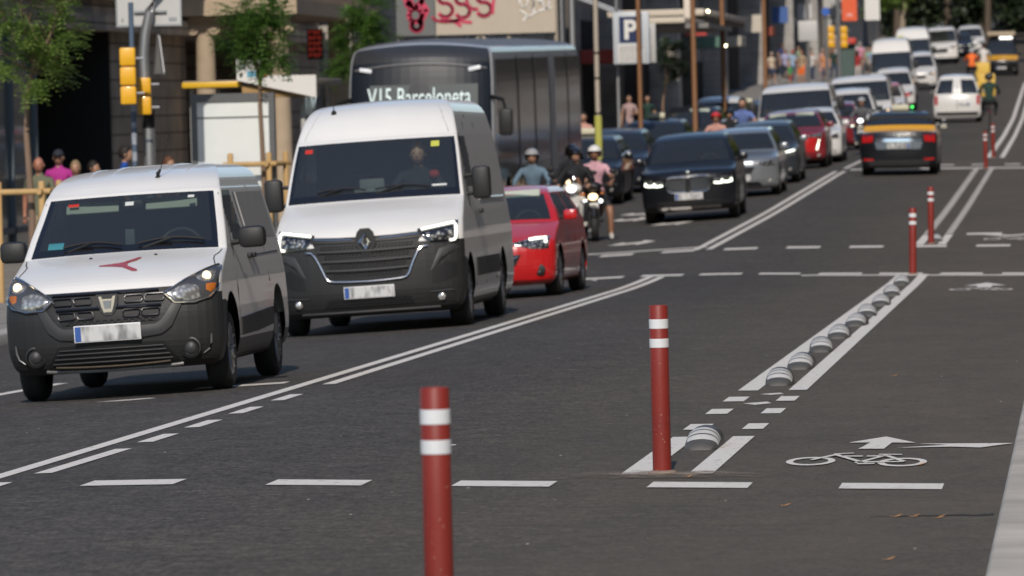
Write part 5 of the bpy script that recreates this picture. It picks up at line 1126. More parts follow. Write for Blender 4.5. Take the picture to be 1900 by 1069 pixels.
PINK = cloth((.62,.36,.42)); DENIM = cloth((.13,.20,.27)); DARKC = cloth((.015,.017,.02)); JEANS = cloth((.04,.06,.11)); BLUES = cloth((.12,.18,.42)); OLIVE = cloth((.14,.15,.10)); MAG = cloth((.42,.03,.26)); BLUET = cloth((.01,.07,.34)); KHAKI = cloth((.35,.28,.19)); WHC = cloth((.6,.58,.56)); REDC = cloth((.35,.03,.03)); GREENC = cloth((.012,.04,.03)); ORNG = mat('hi_vis_orange', (.85,.16,.02), .7, var=.1); SALM = cloth((.55,.30,.25)); LBLUE = cloth((.30,.42,.58))
scooter(-8.68, 106.1, 'black scooter with a warm round headlamp, ridden by the person in pink', BLK, rz=.08, twin=True)
person(seat_on(-8.66,106.1), .08, 'person in a pink t-shirt, dark shorts and white helmet astride the black scooter', PINK, DARKC, 'ride_foot', skin=SKIN2, helmet=HELW, glasses=True, shorts=True, group=RG, hh=1.80)
scooter(-9.0, 105.9, 'white scooter with a tall clear windshield beside the black scooter', WHP, rz=-.05, screen=True, lit=WHITEB)
person(seat_on(-9.0,105.9), -.05, 'person in dark clothes and full black helmet behind the white scooter windshield', DARKC, DARKC, 'ride', helmet=HELB, sleeves=True, group=RG, hh=1.78)
scooter(-9.70, 105.0, 'dark scooter hidden behind the red hatchback', BLK, rz=.0)
person(seat_on(-9.70,105.0), 0, 'person in a denim jacket, sunglasses and grey helmet behind the red hatchback', DENIM, JEANS, 'ride', skin=SKIN, helmet=HELG, glasses=True, sleeves=True, group=RG, hh=1.80)
for i,(px_u,v,l1,l2,sh,hel,sc) in enumerate([(-9.05,148.5,'grey scooter behind the black SUV, ridden by the person in salmon pink','person in salmon pink with a red helmet, behind the black SUV',SALM,HELR,GREY),
    (-9.15,156,'dark scooter behind the red-helmeted rider','person in black on a dark scooter behind the red-helmeted rider',DARKC,HELB,BLK),
    (-8.95,158.5,'scooter under the tall person in a blue shirt','tall bare-headed person in a blue t-shirt sitting high on a scooter',BLUES,None,BLK)]):
    scooter(px_u, v, l1, sc); person(seat_on(px_u,v), 0, l2, sh, KHAKI if i == 2 else JEANS, 'ride', helmet=hel, group=RG, hh=1.76 if i < 2 else 2.05, glasses=i == 0)
scooter(-6.25, 172, 'small motorbike with a round white lamp behind the taxi', BLK, lit=WHITEB); person(seat_on(-6.25,172), 0, 'person in grey riding the small motorbike behind the taxi', cloth((.1,.1,.11)), JEANS, 'ride', helmet=HELG, sleeves=True, group=RG)
scooter(-9.45, 110.5, 'bulky dark scooter with a smoked windshield just behind the denim-jacketed rider', BLK, rz=.03, screen=True)
person(seat_on(-9.45,110.5), .03, 'person in a black jacket and black helmet half hidden behind the denim-jacketed rider', DARKC, DARKC, 'ride', helmet=HELB, sleeves=True, group=RG, hh=1.76)
# driver of the large van and the small van
d = person((-7.70+.46, 63.2+1.5, h(-7.5,64)+.40), 0, 'person driving the large white panel van, in black with red shoulder patches', DARKC, DARKC, 'ride', skin=SKIN, hair='short', glasses=False, sleeves=True, hh=1.72)
mb = MB(); mb.ball((.18,.10,1.28),.06,8,6,(1,.6,.8)); mb.build('shoulder_patch', REDC, d)
# cyclists and others going up the street
def bicycle(u, v, label, rz=0, col=BLACK, cargo=None):
    t = vthing('bicycle', u, v, label, 'bicycle', None, rz)
    for y in (-.5,.52):
        mb = MB(); pts = [Vector((0,y+.34*math.cos(a),.35+.34*math.sin(a))) for a in [i*math.pi/12 for i in range(25)]]; mb.tube(pts,.02,6); mb.build('wheel', TYRE, t)
    mb = MB(); 
    for a,b in (((0,-.5,.35),(0,-.38,.95)),((0,-.40,.85),(0,.05,.35)),((0,-.40,.88),(0,.2,.85)),((0,.05,.35),(0,.22,.95)),((0,.05,.35),(0,.52,.35)),((0,.52,.35),(0,.2,.85))): mb.tube([a,b],.02,6)
    mb.build('frame', col, t)
    mb = MB(); mb.tube([(-.28,-.36,1.0),(.28,-.36,1.0)],.015,6); mb.build('handlebar', BLACK, t)
    mb = MB(); mb.box(-.09,.09,.1,.36,.94,.99,bev=.02); mb.build('saddle', BLACK, t)
    mb = MB(); mb.ball((0,.62,.7),.03,8,6); mb.build('rear_lamp', REDL, t)
    if cargo: mb = MB(); mb.box(-.34,.34,.4,1.0,.55,1.35,bev=.03); mb.build('cargo_box', cargo, t)
    return t
bicycle(-3.10, 209, 'black bicycle ridden by the person in the dark green jacket', math.pi)
person((-3.10,209.0,h(-3.10,209)+.15), math.pi, 'person in a dark green jacket cycling away beside the white small van', GREENC, DARKC, 'ride', helmet=HELB, sleeves=True, hh=2.0)
YB = mat('cargo_yellow', (.72,.47,.08), .5)
bicycle(-4.5, 285, 'cargo bicycle with a yellow box ridden by the white-shirted person', math.pi, cargo=YB)
t = bicycle(-3.75, 246, 'cargo bicycle with a tall bright yellow box just beyond the green-jacketed cyclist', math.pi, cargo=YB); t.scale = (1.05,1,1.15)
person((-4.45,285,h(-4.5,285)+.45), math.pi, 'person in a white shirt riding behind the yellow cargo box', WHC, DARKC, 'ride', haircol=HAIRD, hh=1.9, sleeves=True)
person((-5.0,284,h(-5,284)+.3), math.pi, 'person in bright orange hi-vis with an orange pack, left of the white-shirted rider', ORNG, DARKC, 'ride', helmet=HELG, sleeves=True, hh=1.85, bag=None)
bicycle(-5.0, 284, 'plain bicycle ridden by the person in orange', math.pi)
# people on the left pavement
def ped(u, v, label, sh, lg, rz=0, **k): return person((u,v,h(u,v)+(.13 if u < -11.6 else 0)), rz, label, sh, lg, k.pop('pose','walk'), group=k.pop('group','people on the pavement'), **k)
ped(-16.3,92.2,'bald bearded person in an olive shirt behind the young tree trunk',OLIVE,KHAKI,hair='none',skin=mat('skin_flush',(.40,.18,.12),.5),hh=1.82)
ped(-16.9,97.5,'person in a magenta shirt and dark cap in front of the dark doorway',MAG,DARKC,hair='cap',haircol=mat('cap_navy',(.02,.025,.04),.8),hh=1.86)
ped(-16.5,96.8,'blonde person close to another, left of the two heads by the doorway',cloth((.35,.2,.2)),DARKC,hair='long',haircol=mat('hair_blonde',(.26,.19,.11),.7),hh=1.68,skin=SKIN)
ped(-16.32,97.4,'dark-haired person right of the blonde one by the doorway',cloth((.25,.14,.12)),DARKC,hh=1.66,rz=1.2)
ped(-15.7,96.9,'dark-haired person in a royal blue t-shirt behind the signal pole',BLUET,DARKC,hh=1.90,rz=1.6)
ped(-15.05,97.4,'person with long brown hair just right of the signal pole',cloth((.1,.05,.05)),DARKC,hair='long',haircol=mat('hair_brown',(.12,.05,.025),.7),hh=1.70,rz=.9)
ped(-12.4,137,'person in a grey blouse seated near the P sign pole',cloth((.22,.22,.30)),DARKC,hh=1.72,rz=1)
ped(-12.0,139,'person in a blue vest by the brown pole under the P sign',LBLUE,JEANS,hh=1.72,rz=-1)
ped(-11.75,141,'person with bare arms right of the brown pole under the P sign',SALM,JEANS,hh=1.70)
ped(-14.2,188,'person in pale pink standing in the shade under the canopy',cloth((.4,.28,.27)),JEANS,hh=1.75,pose='stand')
ped(-13.9,192,'person in dark green in the shade beside the pink one',GREENC,DARKC,hh=1.7)
crowd = [(-16.9,318,'person in a dark red top and jeans left of the crowd',REDC,JEANS),(-15.9,310,'person in cream holding a bag behind the brown pole',cloth((.6,.5,.38)),JEANS),(-15.5,316,'person in a lilac shirt and dark trousers',cloth((.36,.36,.55)),DARKC),
 (-14.85,311,'person in light blue with a red cap and jeans',LBLUE,JEANS),(-14.4,322,'person in peach top behind the light blue one',SALM,JEANS),(-13.95,314,'person in a white t-shirt and denim shorts',WHC,JEANS),(-13.55,318,'tall person in an orange-pink dress in the crowd',SALM,SALM),(-14.6,303,'small child in green in front of the crowd',cloth((.05,.3,.08)),REDC),
 (-13.1,325,'person in pale grey right of the tall dress',cloth((.4,.4,.42)),DARKC),(-12.75,312,'person in dark green beside the grey sign pole',GREENC,JEANS),(-12.4,320,'person with orange shorts and tan shirt beyond the sign pole',cloth((.45,.3,.2)),ORNG),(-12.0,305,'person in sky blue bending near the kerb',LBLUE,DARKC),
 (-11.6,315,'person in red beside the red kiosk',REDC,WHC),(-11.25,323,'person in mint by the kiosk',cloth((.3,.5,.4)),WHC),(-10.85,316,'person in blue with dark trousers right of the kiosk',cloth((.2,.3,.5)),DARKC),(-10.35,314,'person in a long salmon dress near the road edge',SALM,SALM),(-9.75,316,'person with a white top and magenta trousers at the road edge',WHC,MAG),(-10.1,330,'person in yellow behind the magenta trousers',cloth((.5,.5,.1)),DARKC)]
crowd += [(-16.3,330,'person in navy behind the dark red top',cloth((.03,.05,.15)),JEANS),(-15.2,326,'person in a pale green shirt behind the lilac shirt',cloth((.3,.42,.3)),DARKC),(-13.7,329,'person in brown behind the white t-shirt',cloth((.2,.12,.07)),JEANS),(-12.95,306,'person in orange left of the grey sign pole',cloth((.6,.25,.1)),JEANS),
 (-12.1,332,'person in bright white behind the kiosk side',WHC,DARKC),(-11.9,328,'person in pink behind the kiosk',cloth((.55,.25,.35)),JEANS),(-10.6,325,'person in grey between the kiosk and the long salmon dress',cloth((.25,.25,.27)),JEANS),(-14.1,305,'person in tan crouching with an orange bag',cloth((.4,.3,.2)),ORNG),(-13.3,334,'person in turquoise deep in the crowd',cloth((.1,.4,.42)),JEANS),(-11.4,335,'person in coral deep in the crowd by the kiosk',cloth((.6,.2,.15)),DARKC)]
for i,(u,v,l,a,b) in enumerate(crowd):
    child = 'child' in l
    ped(u,v,l,a,b,rz=rnd.choice((0,math.pi,.5,-.6)),hh=1.15 if child else rnd.uniform(1.62,1.85),hair=('cap' if 'red cap' in l else rnd.choice(('short','long'))),haircol=HELR if 'red cap' in l else rnd.choice((HAIRD,mat('hair_brown',(.12,.05,.025),.7),HAIRG)),shorts=i%3 == 1,skirt='dress' in l,fingers=False,group='crowd on the far pavement')
# ------------------------------------------------------------------ buildings on the left side
STONE = slab_mat('rusticated_stone', (.42,.36,.30), (.40,.345,.285), 4.5, .345, .02, axes='fz'); SAND = mat('sandstone', (.44,.35,.25), .85, var=.2, scale=3, bump=.2, bscale=20)
GST = slab_mat('grey_stone', (.42,.395,.365), (.38,.36,.33), 1.3, .45, .012, axes='fz'); GST2 = slab_mat('pale_grey_stone', (.40,.39,.38), (.36,.355,.35), 1.8, .6, .01, axes='fz'); LGS = mat('light_render', (.45,.45,.44), .85, var=.08, scale=1)
SHADEIN = mat('opening_shade', (.006,.007,.009), .8); WGL = mat('window_glass', (.015,.02,.024), .06, coat=1, var=.4, scale=.8); WFR = mat('window_frame_grey', (.12,.115,.11), .6); TEAL = mat('teal_glass', (.06,.10,.10), .25, coat=.6, var=.3, scale=.6)  # the near-black colour stands in for shade inside openings
def bld(name, u, v0, label): return thing(name, (u,v0,0), label, 'building')
def windows(t, x, v0, v1, z0, z1, nv, nz, w, hh, fr=WFR, off=0, sgn=1):
    for i in range(nv):
        for j in range(nz):
            yc = v0+(v1-v0)*(i+.5)/nv; zc = z0+(z1-z0)*(j+.5)/nz; mb = MB(); a,b = yc-w/2,yc+w/2; c_,d = zc-hh/2,zc+hh/2
            for q in ((a-.1,a,c_-.1,d+.1),(b,b+.1,c_-.1,d+.1),(a,b,c_-.1,c_),(a,b,d,d+.1),(yc-.03,yc+.03,c_,d),(a,yc-.03,zc-.03,zc+.03),(yc+.03,b,zc-.03,zc+.03)):
                xs = sorted((x-sgn*.05,x+sgn*.06)); mb.box(xs[0],xs[1],q[0],q[1],q[2],q[3])
            f = mb.build('window', fr, t, sharp=10); mb = MB(); xs = sorted((x-sgn*.02,x+sgn*.015)); mb.box(xs[0],xs[1],a,b,c_,d); mb.build('pane', WGL, f, sharp=10)
# 1. rusticated corner building with shopfront, deep doorway and columned porch
t = bld('stone_building', -18, 84, 'brown rusticated stone building with a deep black doorway and sandstone porch')
mb = MB(); mb.box(-9,0,0,56,3.32,17); mb.box(-9,-.02,0,11.6,-1.4,3.32); mb.box(-9,-.02,11.6,19.2,-1.4,-.75); mb.box(-9,0,25.9,35.2,-1.4,3.32); mb.box(-9,-2.6,35.2,56,-1.4,3.32); mb.box(-9,0,47,56,-1.4,3.32); mb.build('wall', STONE, t, sharp=10)
mb = MB(); mb.box(-9,-3.2,19.2,25.9,-1.4,3.32); mb.box(-3.2,-.03,25.78,25.88,-1.0,3.32); mb.build('doorway_recess', SHADEIN, t, sharp=10)  # black liner added where only shade darkens the doorway
mb = MB(); mb.box(-.02,.03,10.2,17.3,-1.0,3.3); mb.build('shopfront_glass', TEAL, t, sharp=10)
mb = MB()
for y in (10.2,12.5,14.9,17.2): mb.box(.03,.10,y-.06,y+.06,-1.0,3.3)
mb.box(.03,.10,10.2,17.3,-.2,-.1); mb.build('shopfront_frame', mat('frame_blue_grey', (.10,.13,.16), .5), t, sharp=10)
mb = MB(); mb.box(-.0,.22,-.1,56.1,3.32,3.6); mb.box(0,.12,-.05,56.05,3.9,3.98); mb.build('lintel_course', STONE, t, sharp=10)
for x in (.5,2.0):
    mb = MB(); z0,z1 = -1.0,3.42; mb.lathe([(z0,.30),(z0+.12,.30),(z0+.2,.24),(z0+.3,.225),(1.5,.215),(z1-.05,.185),(z1,.20)],(x,34.6,0),(0,0,1),24,True,True); c = mb.build('column', SAND, t)
    mb = MB(); mb.box(x-.30,x+.30,34.3,34.9,z1+.16,z1+.26)
    for sg in (1,-1): mb.lathe([(-.24,.04),(-.24,.125),(.24,.125),(.24,.04)],(x+sg*.215,34.6,z1+.03),(0,1,0),16); mb.lathe([(-.27,.0),(-.27,.06),(-.24,.06)],(x+sg*.215,34.6,z1+.03),(0,1,0),12)
    mb.box(x-.22,x+.22,34.38,34.82,z1-.0,z1+.16); mb.build('capital', SAND, c, sharp=40)
mb = MB(); mb.box(.0,2.45,34.0,47,3.70,4.0); mb.box(-.02,2.35,34.15,47,4.0,6.2); mb.build('porch_entablature', SAND, t, sharp=10)
mb = MB(); mb.box(-2.6,-2.5,36,46,-1.2,3.3); mb.build('porch_back', mat('brown_wood', (.08,.05,.03), .6), t, sharp=10)
mb = MB(); mb.box(1.55,1.95,46,46.6,-1,3.7); mb.box(.2,.6,46,46.6,-1,3.7); mb.build('porch_pier', SAND, t, sharp=10)
windows(t, 0, 2, 54, 6, 16, 8, 2, 1.6, 2.6)
for i in range(8): mb = MB(); yb = 5.25+i*6.5; mb.box(.0,.75,yb-1.3,yb+1.3,6.6,6.75); mb.build('balcony', SAND, t, sharp=10)
# 2. grey pilastered building
t = bld('pilastered_building', -18, 140, 'dark grey building with tall pilasters behind the bus')
mb = MB(); mb.box(-9,0,0,64,-1.5,18); mb.build('wall', GST, t, sharp=10)
for i in range(16): mb = MB(); y = .6+i*4.1; mb.box(0,.55 if i%2 else .8,y,y+.8,-1.2,6.2); mb.build('pilaster', GST, t, sharp=10)
for i in range(15): mb = MB(); y = 1.7+i*4.1; mb.box(.0,.05,y,y+2.6,-.9,3.6); mb.build('shop_window', WGL, t, sharp=10)
mb = MB(); mb.box(0,1.0,0,64,6.2,6.6); mb.box(0,.3,0,64,4.2,4.5); mb.build('cornice', GST, t, sharp=10)
windows(t, 0, 2, 62, 7.5, 17, 12, 3, 1.4, 2.0)
DKS = mat('dark_shopfront', (.09,.08,.07), .7, var=.3, scale=.6)
# 3. long grey building with canopy
t = bld('canopy_building', -18, 205, 'long mid grey building with a projecting canopy and dark doorways')
mb = MB(); mb.box(-9,0,0,194,-1.5,24); mb.build('wall', GST2, t, sharp=10)
for i,(y,w_,d_,m_) in enumerate([(2,1,.5,0),(16,1.4,1.0,1),(31,1,.7,0),(44,2,1.3,1),(62,1.2,.8,0),(80,1.5,1.2,1),(96,1,.9,0),(108,1.5,1.5,1),(122,2,1.1,0),(134,1.5,1.9,1),(150,2,1.3,0),(164,2,2.0,1),(180,2,1.6,0)]):
    mb = MB(); mb.box(0,d_,y,y+w_,-1.2,9+(i%3)); mb.box(0,d_+.15,y-.1,y+w_+.1,-1.2,.3+y*.012); mb.build('pilaster', GST2 if m_ else DKS, t, sharp=10)
for i in range(26):
    mb = MB(); y = 3.6+i*7.2; zt = 3.6+(i*7%5)*.6; mb.box(.0,.06,y,y+4.6,-1,zt); mb.build('shop_opening', SHADEIN if i%3 else mat('door_brown',(.10,.05,.025),.6), t, sharp=10)
for i,(y,z,c_) in enumerate([(10,3.2,(.35,.06,.05)),(38,3.6,(.5,.46,.38)),(70,4.2,(.1,.2,.16)),(88,4.4,(.45,.42,.36)),(118,5.2,(.4,.10,.06)),(142,6,(.5,.5,.48)),(172,7,(.12,.15,.3))]):
    mb = MB(); mb.box(0,1.5,y,y+4,z,z+.5,bev=.05); mb.build('shop_awning', mat('awning_%d'%i,c_,.7), t, sharp=10)
for i,(y,z) in enumerate([(24,4.2),(54,4.6),(100,5.2),(128,6.0),(158,6.6)]):
    mb = MB(); mb.box(1.0,1.9,y,y+.15,z,z+.9); mb.build('blade_sign', mat('blade_%d'%i,[(.6,.6,.58),(.45,.05,.04),(.55,.5,.42),(.05,.12,.35),(.6,.6,.6)][i],.5), t, sharp=10)
mb = MB(); mb.box(0,1.6,0,194,9,9.6); mb.build('cornice', GST2, t, sharp=10)
windows(t, 0, 2, 123, 10.5, 23, 16, 4, 1.8, 2.0)
CAN = mat('canopy_cream', (.62,.55,.45), .6, var=.08)
mb = MB(); mb.box(1.6,5.0,3,30,4.75,4.98,bev=.03); cn = mb.build('canopy', CAN, t, sharp=30)
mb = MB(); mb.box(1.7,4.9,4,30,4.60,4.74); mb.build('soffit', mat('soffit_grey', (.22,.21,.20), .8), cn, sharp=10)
# 4. light building at the far end, protruding
t = bld('light_building', -14.5, 405, 'light grey plain building at the far end of the street')
mb = MB(); mb.box(-14,0,0,70,-1.5,34); mb.build('wall', LGS, t, sharp=10)
for i in range(5):
    for j in range(5): mb = MB(); x = -9+i*2.0; z = 10+j*4.0; mb.box(x,x+.9,-.05,0.02,z,z+2); mb.build('window', WGL, t, sharp=10)
for j in range(6): mb = MB(); mb.box(-12,.15,-.15,.0,7.2+j*4,7.45+j*4); mb.build('string_course', LGS, t, sharp=10)
# 5. right-hand side of the street (outside the frame: it only lends its reflection and shade)
t = thing('right_side_building', (13,10,0), 'plain brownish facade lining the right side of the street', 'building')
mb = MB(); mb.box(0,9,0,700,-3,30); mb.build('wall', slab_mat('brown_facade', (.42,.35,.29), (.22,.19,.16), 1.6, 14, .25, axes='yz'), t, sharp=10)
windows(t, 0, 5, 120, 4, 16, 16, 3, 2.2, 2.6, sgn=-1)
# ------------------------------------------------------------------ street furniture on the left
GALV = mat('galvanised', (.34,.35,.36), .4, metal=.7, var=.2, scale=4, aniso=(1,1,.3)); SIGY = mat('signal_yellow', (.80,.42,.015), .4, coat=.3, var=.05); SBACK = mat('sign_back', (.50,.50,.49), .5, var=.06); WHS = mat('white_sheet', (.72,.71,.68), .5, var=.05)
t = thing('signal_pole', (-14.08,89.3,-.78), 'tall galvanised signal pole curving to the right, carrying a grey sign back', 'signal pole')
mb = MB(); mb.tube([(0,0,0),(0,0,1.0),(0,0,2.3),(-.04,0,3.0),(-.05,0,3.45),(-.02,0,3.75),(.06,0,4.1),(.18,0,4.4),(.5,0,4.9),(1.1,0,5.5)],[.10,.09,.088,.085,.082,.08,.075,.07,.065,.06],18); mb.build('mast', GALV, t)
mb = MB(); mb.lathe([(2.32,.092),(2.6,.095)],(0,0,0),(0,0,1),18); mb.build('black_band', BLACK, t)
mb = MB(); mb.box(-.47,.52,.16,.18,3.90,5.3,bev=.0); sb = mb.build('sign_panel', SBACK, t, sharp=10)
mb = MB(); mb.box(-.48,.53,.13,.17,3.87,3.90); mb.box(-.2,.3,.10,.16,4.08,4.11); mb.box(-.48,-.46,.13,.17,3.9,5.3); mb.box(.51,.53,.13,.17,3.9,5.3); mb.box(-.40,-.37,.15,.165,3.95,4.0); mb.box(.33,.45,.15,.165,3.95,4.0); mb.build('sign_bracket', GALV, sb, sharp=10)
def signal(u,v,z,n,label,w=.24,hh=.29,rz=.12):
    t = thing('traffic_signal', (u,v,z), label, 'traffic light', 'yellow signal heads seen from behind', rz)
    for i in range(n):
        mb = MB(); mb.box(-w/2,w/2,-.1,.16,i*hh+.008,(i+1)*hh-.008,bev=.028); s_ = mb.build('signal_section', SIGY, t)
        mb = MB(); mb.tube([(0,.16,(i+.6)*hh),(0,.28,(i+.56)*hh)],[.10,.10],14); mb.build('visor', BLACK, s_)
    mb = MB(); mb.tube([(w/2,.0,n*hh*.2),(w/2+.12,.0,n*hh*.2)],.02,6); mb.tube([(w/2,.0,n*hh*.8),(w/2+.12,.0,n*hh*.8)],.02,6); mb.build('bracket', GALV, t)
    return t
signal(-14.20,88.2,1.90,3,'three-section yellow signal left of the galvanised pole, higher up'); signal(-14.09,89.05,1.74,2,'two-section yellow signal in front of the galvanised pole, lower down',w=.20)
t = thing('triangle_sign', (-13.93,89.5,2.33), 'grey triangular sign seen nearly edge-on on the right of the pole', 'sign', None, -1.25)
mb = MB(); mb.prism([(-.38,.02),(.38,.02),(.40,.06),(.03,.62),(-.03,.62),(-.40,.06)],0,.02); mb.build('sign_plate', SBACK, t, sharp=10); mb = MB(); mb.tube([(-.39,-.005,.03),(.39,-.005,.03),(0,-.005,.63),(-.39,-.005,.03)],.02,6); mb.build('sign_rim', GALV, t)
t = thing('slim_pole', (-14.22,88.75,-.85), 'slim blue-grey sticker-covered pole left of the galvanised pole', 'pole'); mb = MB(); mb.tube([(0,0,0),(0,0,4.3)],.04,12); mb.build('pole', mat('blue_grey_paint',(.08,.12,.18),.5,var=.3,scale=5), t)
mb = MB()
for i in range(9): z = .9+i*.25; mb.lathe([(z,.041),(z,.0425),(z+.09+.05*(i%3),.0425),(z+.09+.05*(i%3),.041)],(0,0,0),(0,0,1),12)
mb.build('sticker_wrap', mat('sticker_mix',(.3,.33,.38),.6,var=.8,scale=30), t)
# bus shelter
t = thing('bus_shelter', (-13.6,96.5,-.72), 'bus shelter with a yellow roof edge and a bright white box on top', 'bus shelter')
mb = MB(); mb.box(-.98,1.2,-.4,3.2,2.88,3.0,bev=.02); mb.build('roof', mat('roof_grey',(.25,.22,.18),.6), t)
mb = MB(); mb.box(-.98,-.0,-.47,-.41,2.88,2.98,bev=.02); mb.build('yellow_edge', mat('shelter_yellow',(.70,.42,.02),.4), t)
mb = MB(); mb.box(.01,1.25,-.48,-.40,2.70,2.90,bev=.02); mb.build('wooden_edge', mat('tan_edge',(.40,.25,.10),.6), t)
mb = MB(); P_ = [(-.05,2.99),(1.25,2.86-.18),(1.25,3.05),(.35,3.06),(.33,3.30),(-.05,3.34)]; mb.prism(P_,-.60,-.49); pb = mb.build('white_box', WHS, t, sharp=10)
for (x,z,w,hh,m_) in ((.44-.09,3.02+.02,.10,.07,mat('red_print',(.7,.10,.05),.5)),(.12,3.04,.14,.10,mat('blue_print',(.15,.42,.6),.5)),(.27,3.0,.12,.10,mat('grey_print',(.3,.33,.36),.5)),(-.03,3.18,.12,.06,mat('grey_print',(.3,.33,.36),.5)),(-.0,3.05,.05,.06,BLACK)):
    mb = MB(); mb.box(x,x+w,-.606,-.601,z,z+hh); mb.build('print_patch', m_, pb, sharp=10)
for x in (-.88,.95):
    for y in (0,3.0): mb = MB(); mb.tube([(x,y,0),(x,y,2.88)],.045,10); mb.build('post', mat('shelter_post',(.5,.5,.49),.5,var=.3,scale=8), t)
for y0 in (.1,1.6): mb = MB(); mb.box(.9,.93,y0,y0+1.4,.3,2.7); mb.build('glass_panel', GLASS, t, sharp=10)
mb = MB(); mb.box(-.6,.6,1.0,1.4,.45,.5,bev=.01); mb.build('bench', mat('bench_grey',(.2,.2,.2),.5), t)
# ad panel
t = thing('ad_panel', (-13.22,92.4,-.80), 'pale blank advertising panel in a grey frame, a tree shadow on it', 'advertising panel')
AF = mat('ad_frame',(.11,.115,.12),.4); mb = MB()
for b in ((-.66,-.57,0,2.85),(.57,.66,0,2.85),(-.57,.57,2.72,2.85),(-.57,.57,.25,.6)): mb.box(b[0],b[1],-.09,.09,b[2],b[3])
mb.build('frame', AF, t, sharp=10); mb = MB(); mb.box(-.57,.57,-.06,.06,.6,2.72); mb.build('poster', mat('poster_pale',(.72,.76,.76),.35,coat=.5,var=.04), t, sharp=10); mb = MB(); mb.box(-.57,.57,-.068,-.061,2.46,2.485); mb.build('poster_seam', AF, t, sharp=10)
# wooden tree guards
WOOD = mat('pine_post', (.48,.31,.13), .7, var=.2, scale=9, aniso=(1,1,.15))
def guard(u,v,label,posts,zr,hp=1.62,rails=((0,1),)):
    t = gthing('tree_guard', u, v, label, 'tree guard', 'wooden guards round the young trees')
    for x,y in posts: mb = MB(); mb.lathe([(0,.045),(hp-.01,.045),(hp,.038)],(x,y,.1),(0,0,1),12,True,True); mb.build('post', WOOD, t)
    for (a,b) in rails:
        (x0,y0),(x1,y1) = posts[a],posts[b]; d = Vector((x1-x0,y1-y0,0)).normalized()*.12; mb = MB(); mb.tube([Vector((x0,y0,zr))-d,Vector((x1,y1,zr))+d],.042,10); mb.build('rail', WOOD, t)
    return t
guard(-14.16,79.3,'pine tree guard at the left edge around the nearest young tree',[(-.36,-.35),(.22,-.3),(.33,.45)],1.62,1.66,((0,1),(1,2)))
guard(-12.75,92.2,'pine tree guard around the tree in front of the pale advertising panel',[(-.48,-.2),(.12,-.15),(.30,.5),(-.35,.5)],1.78,1.86,((0,1),(1,2)))
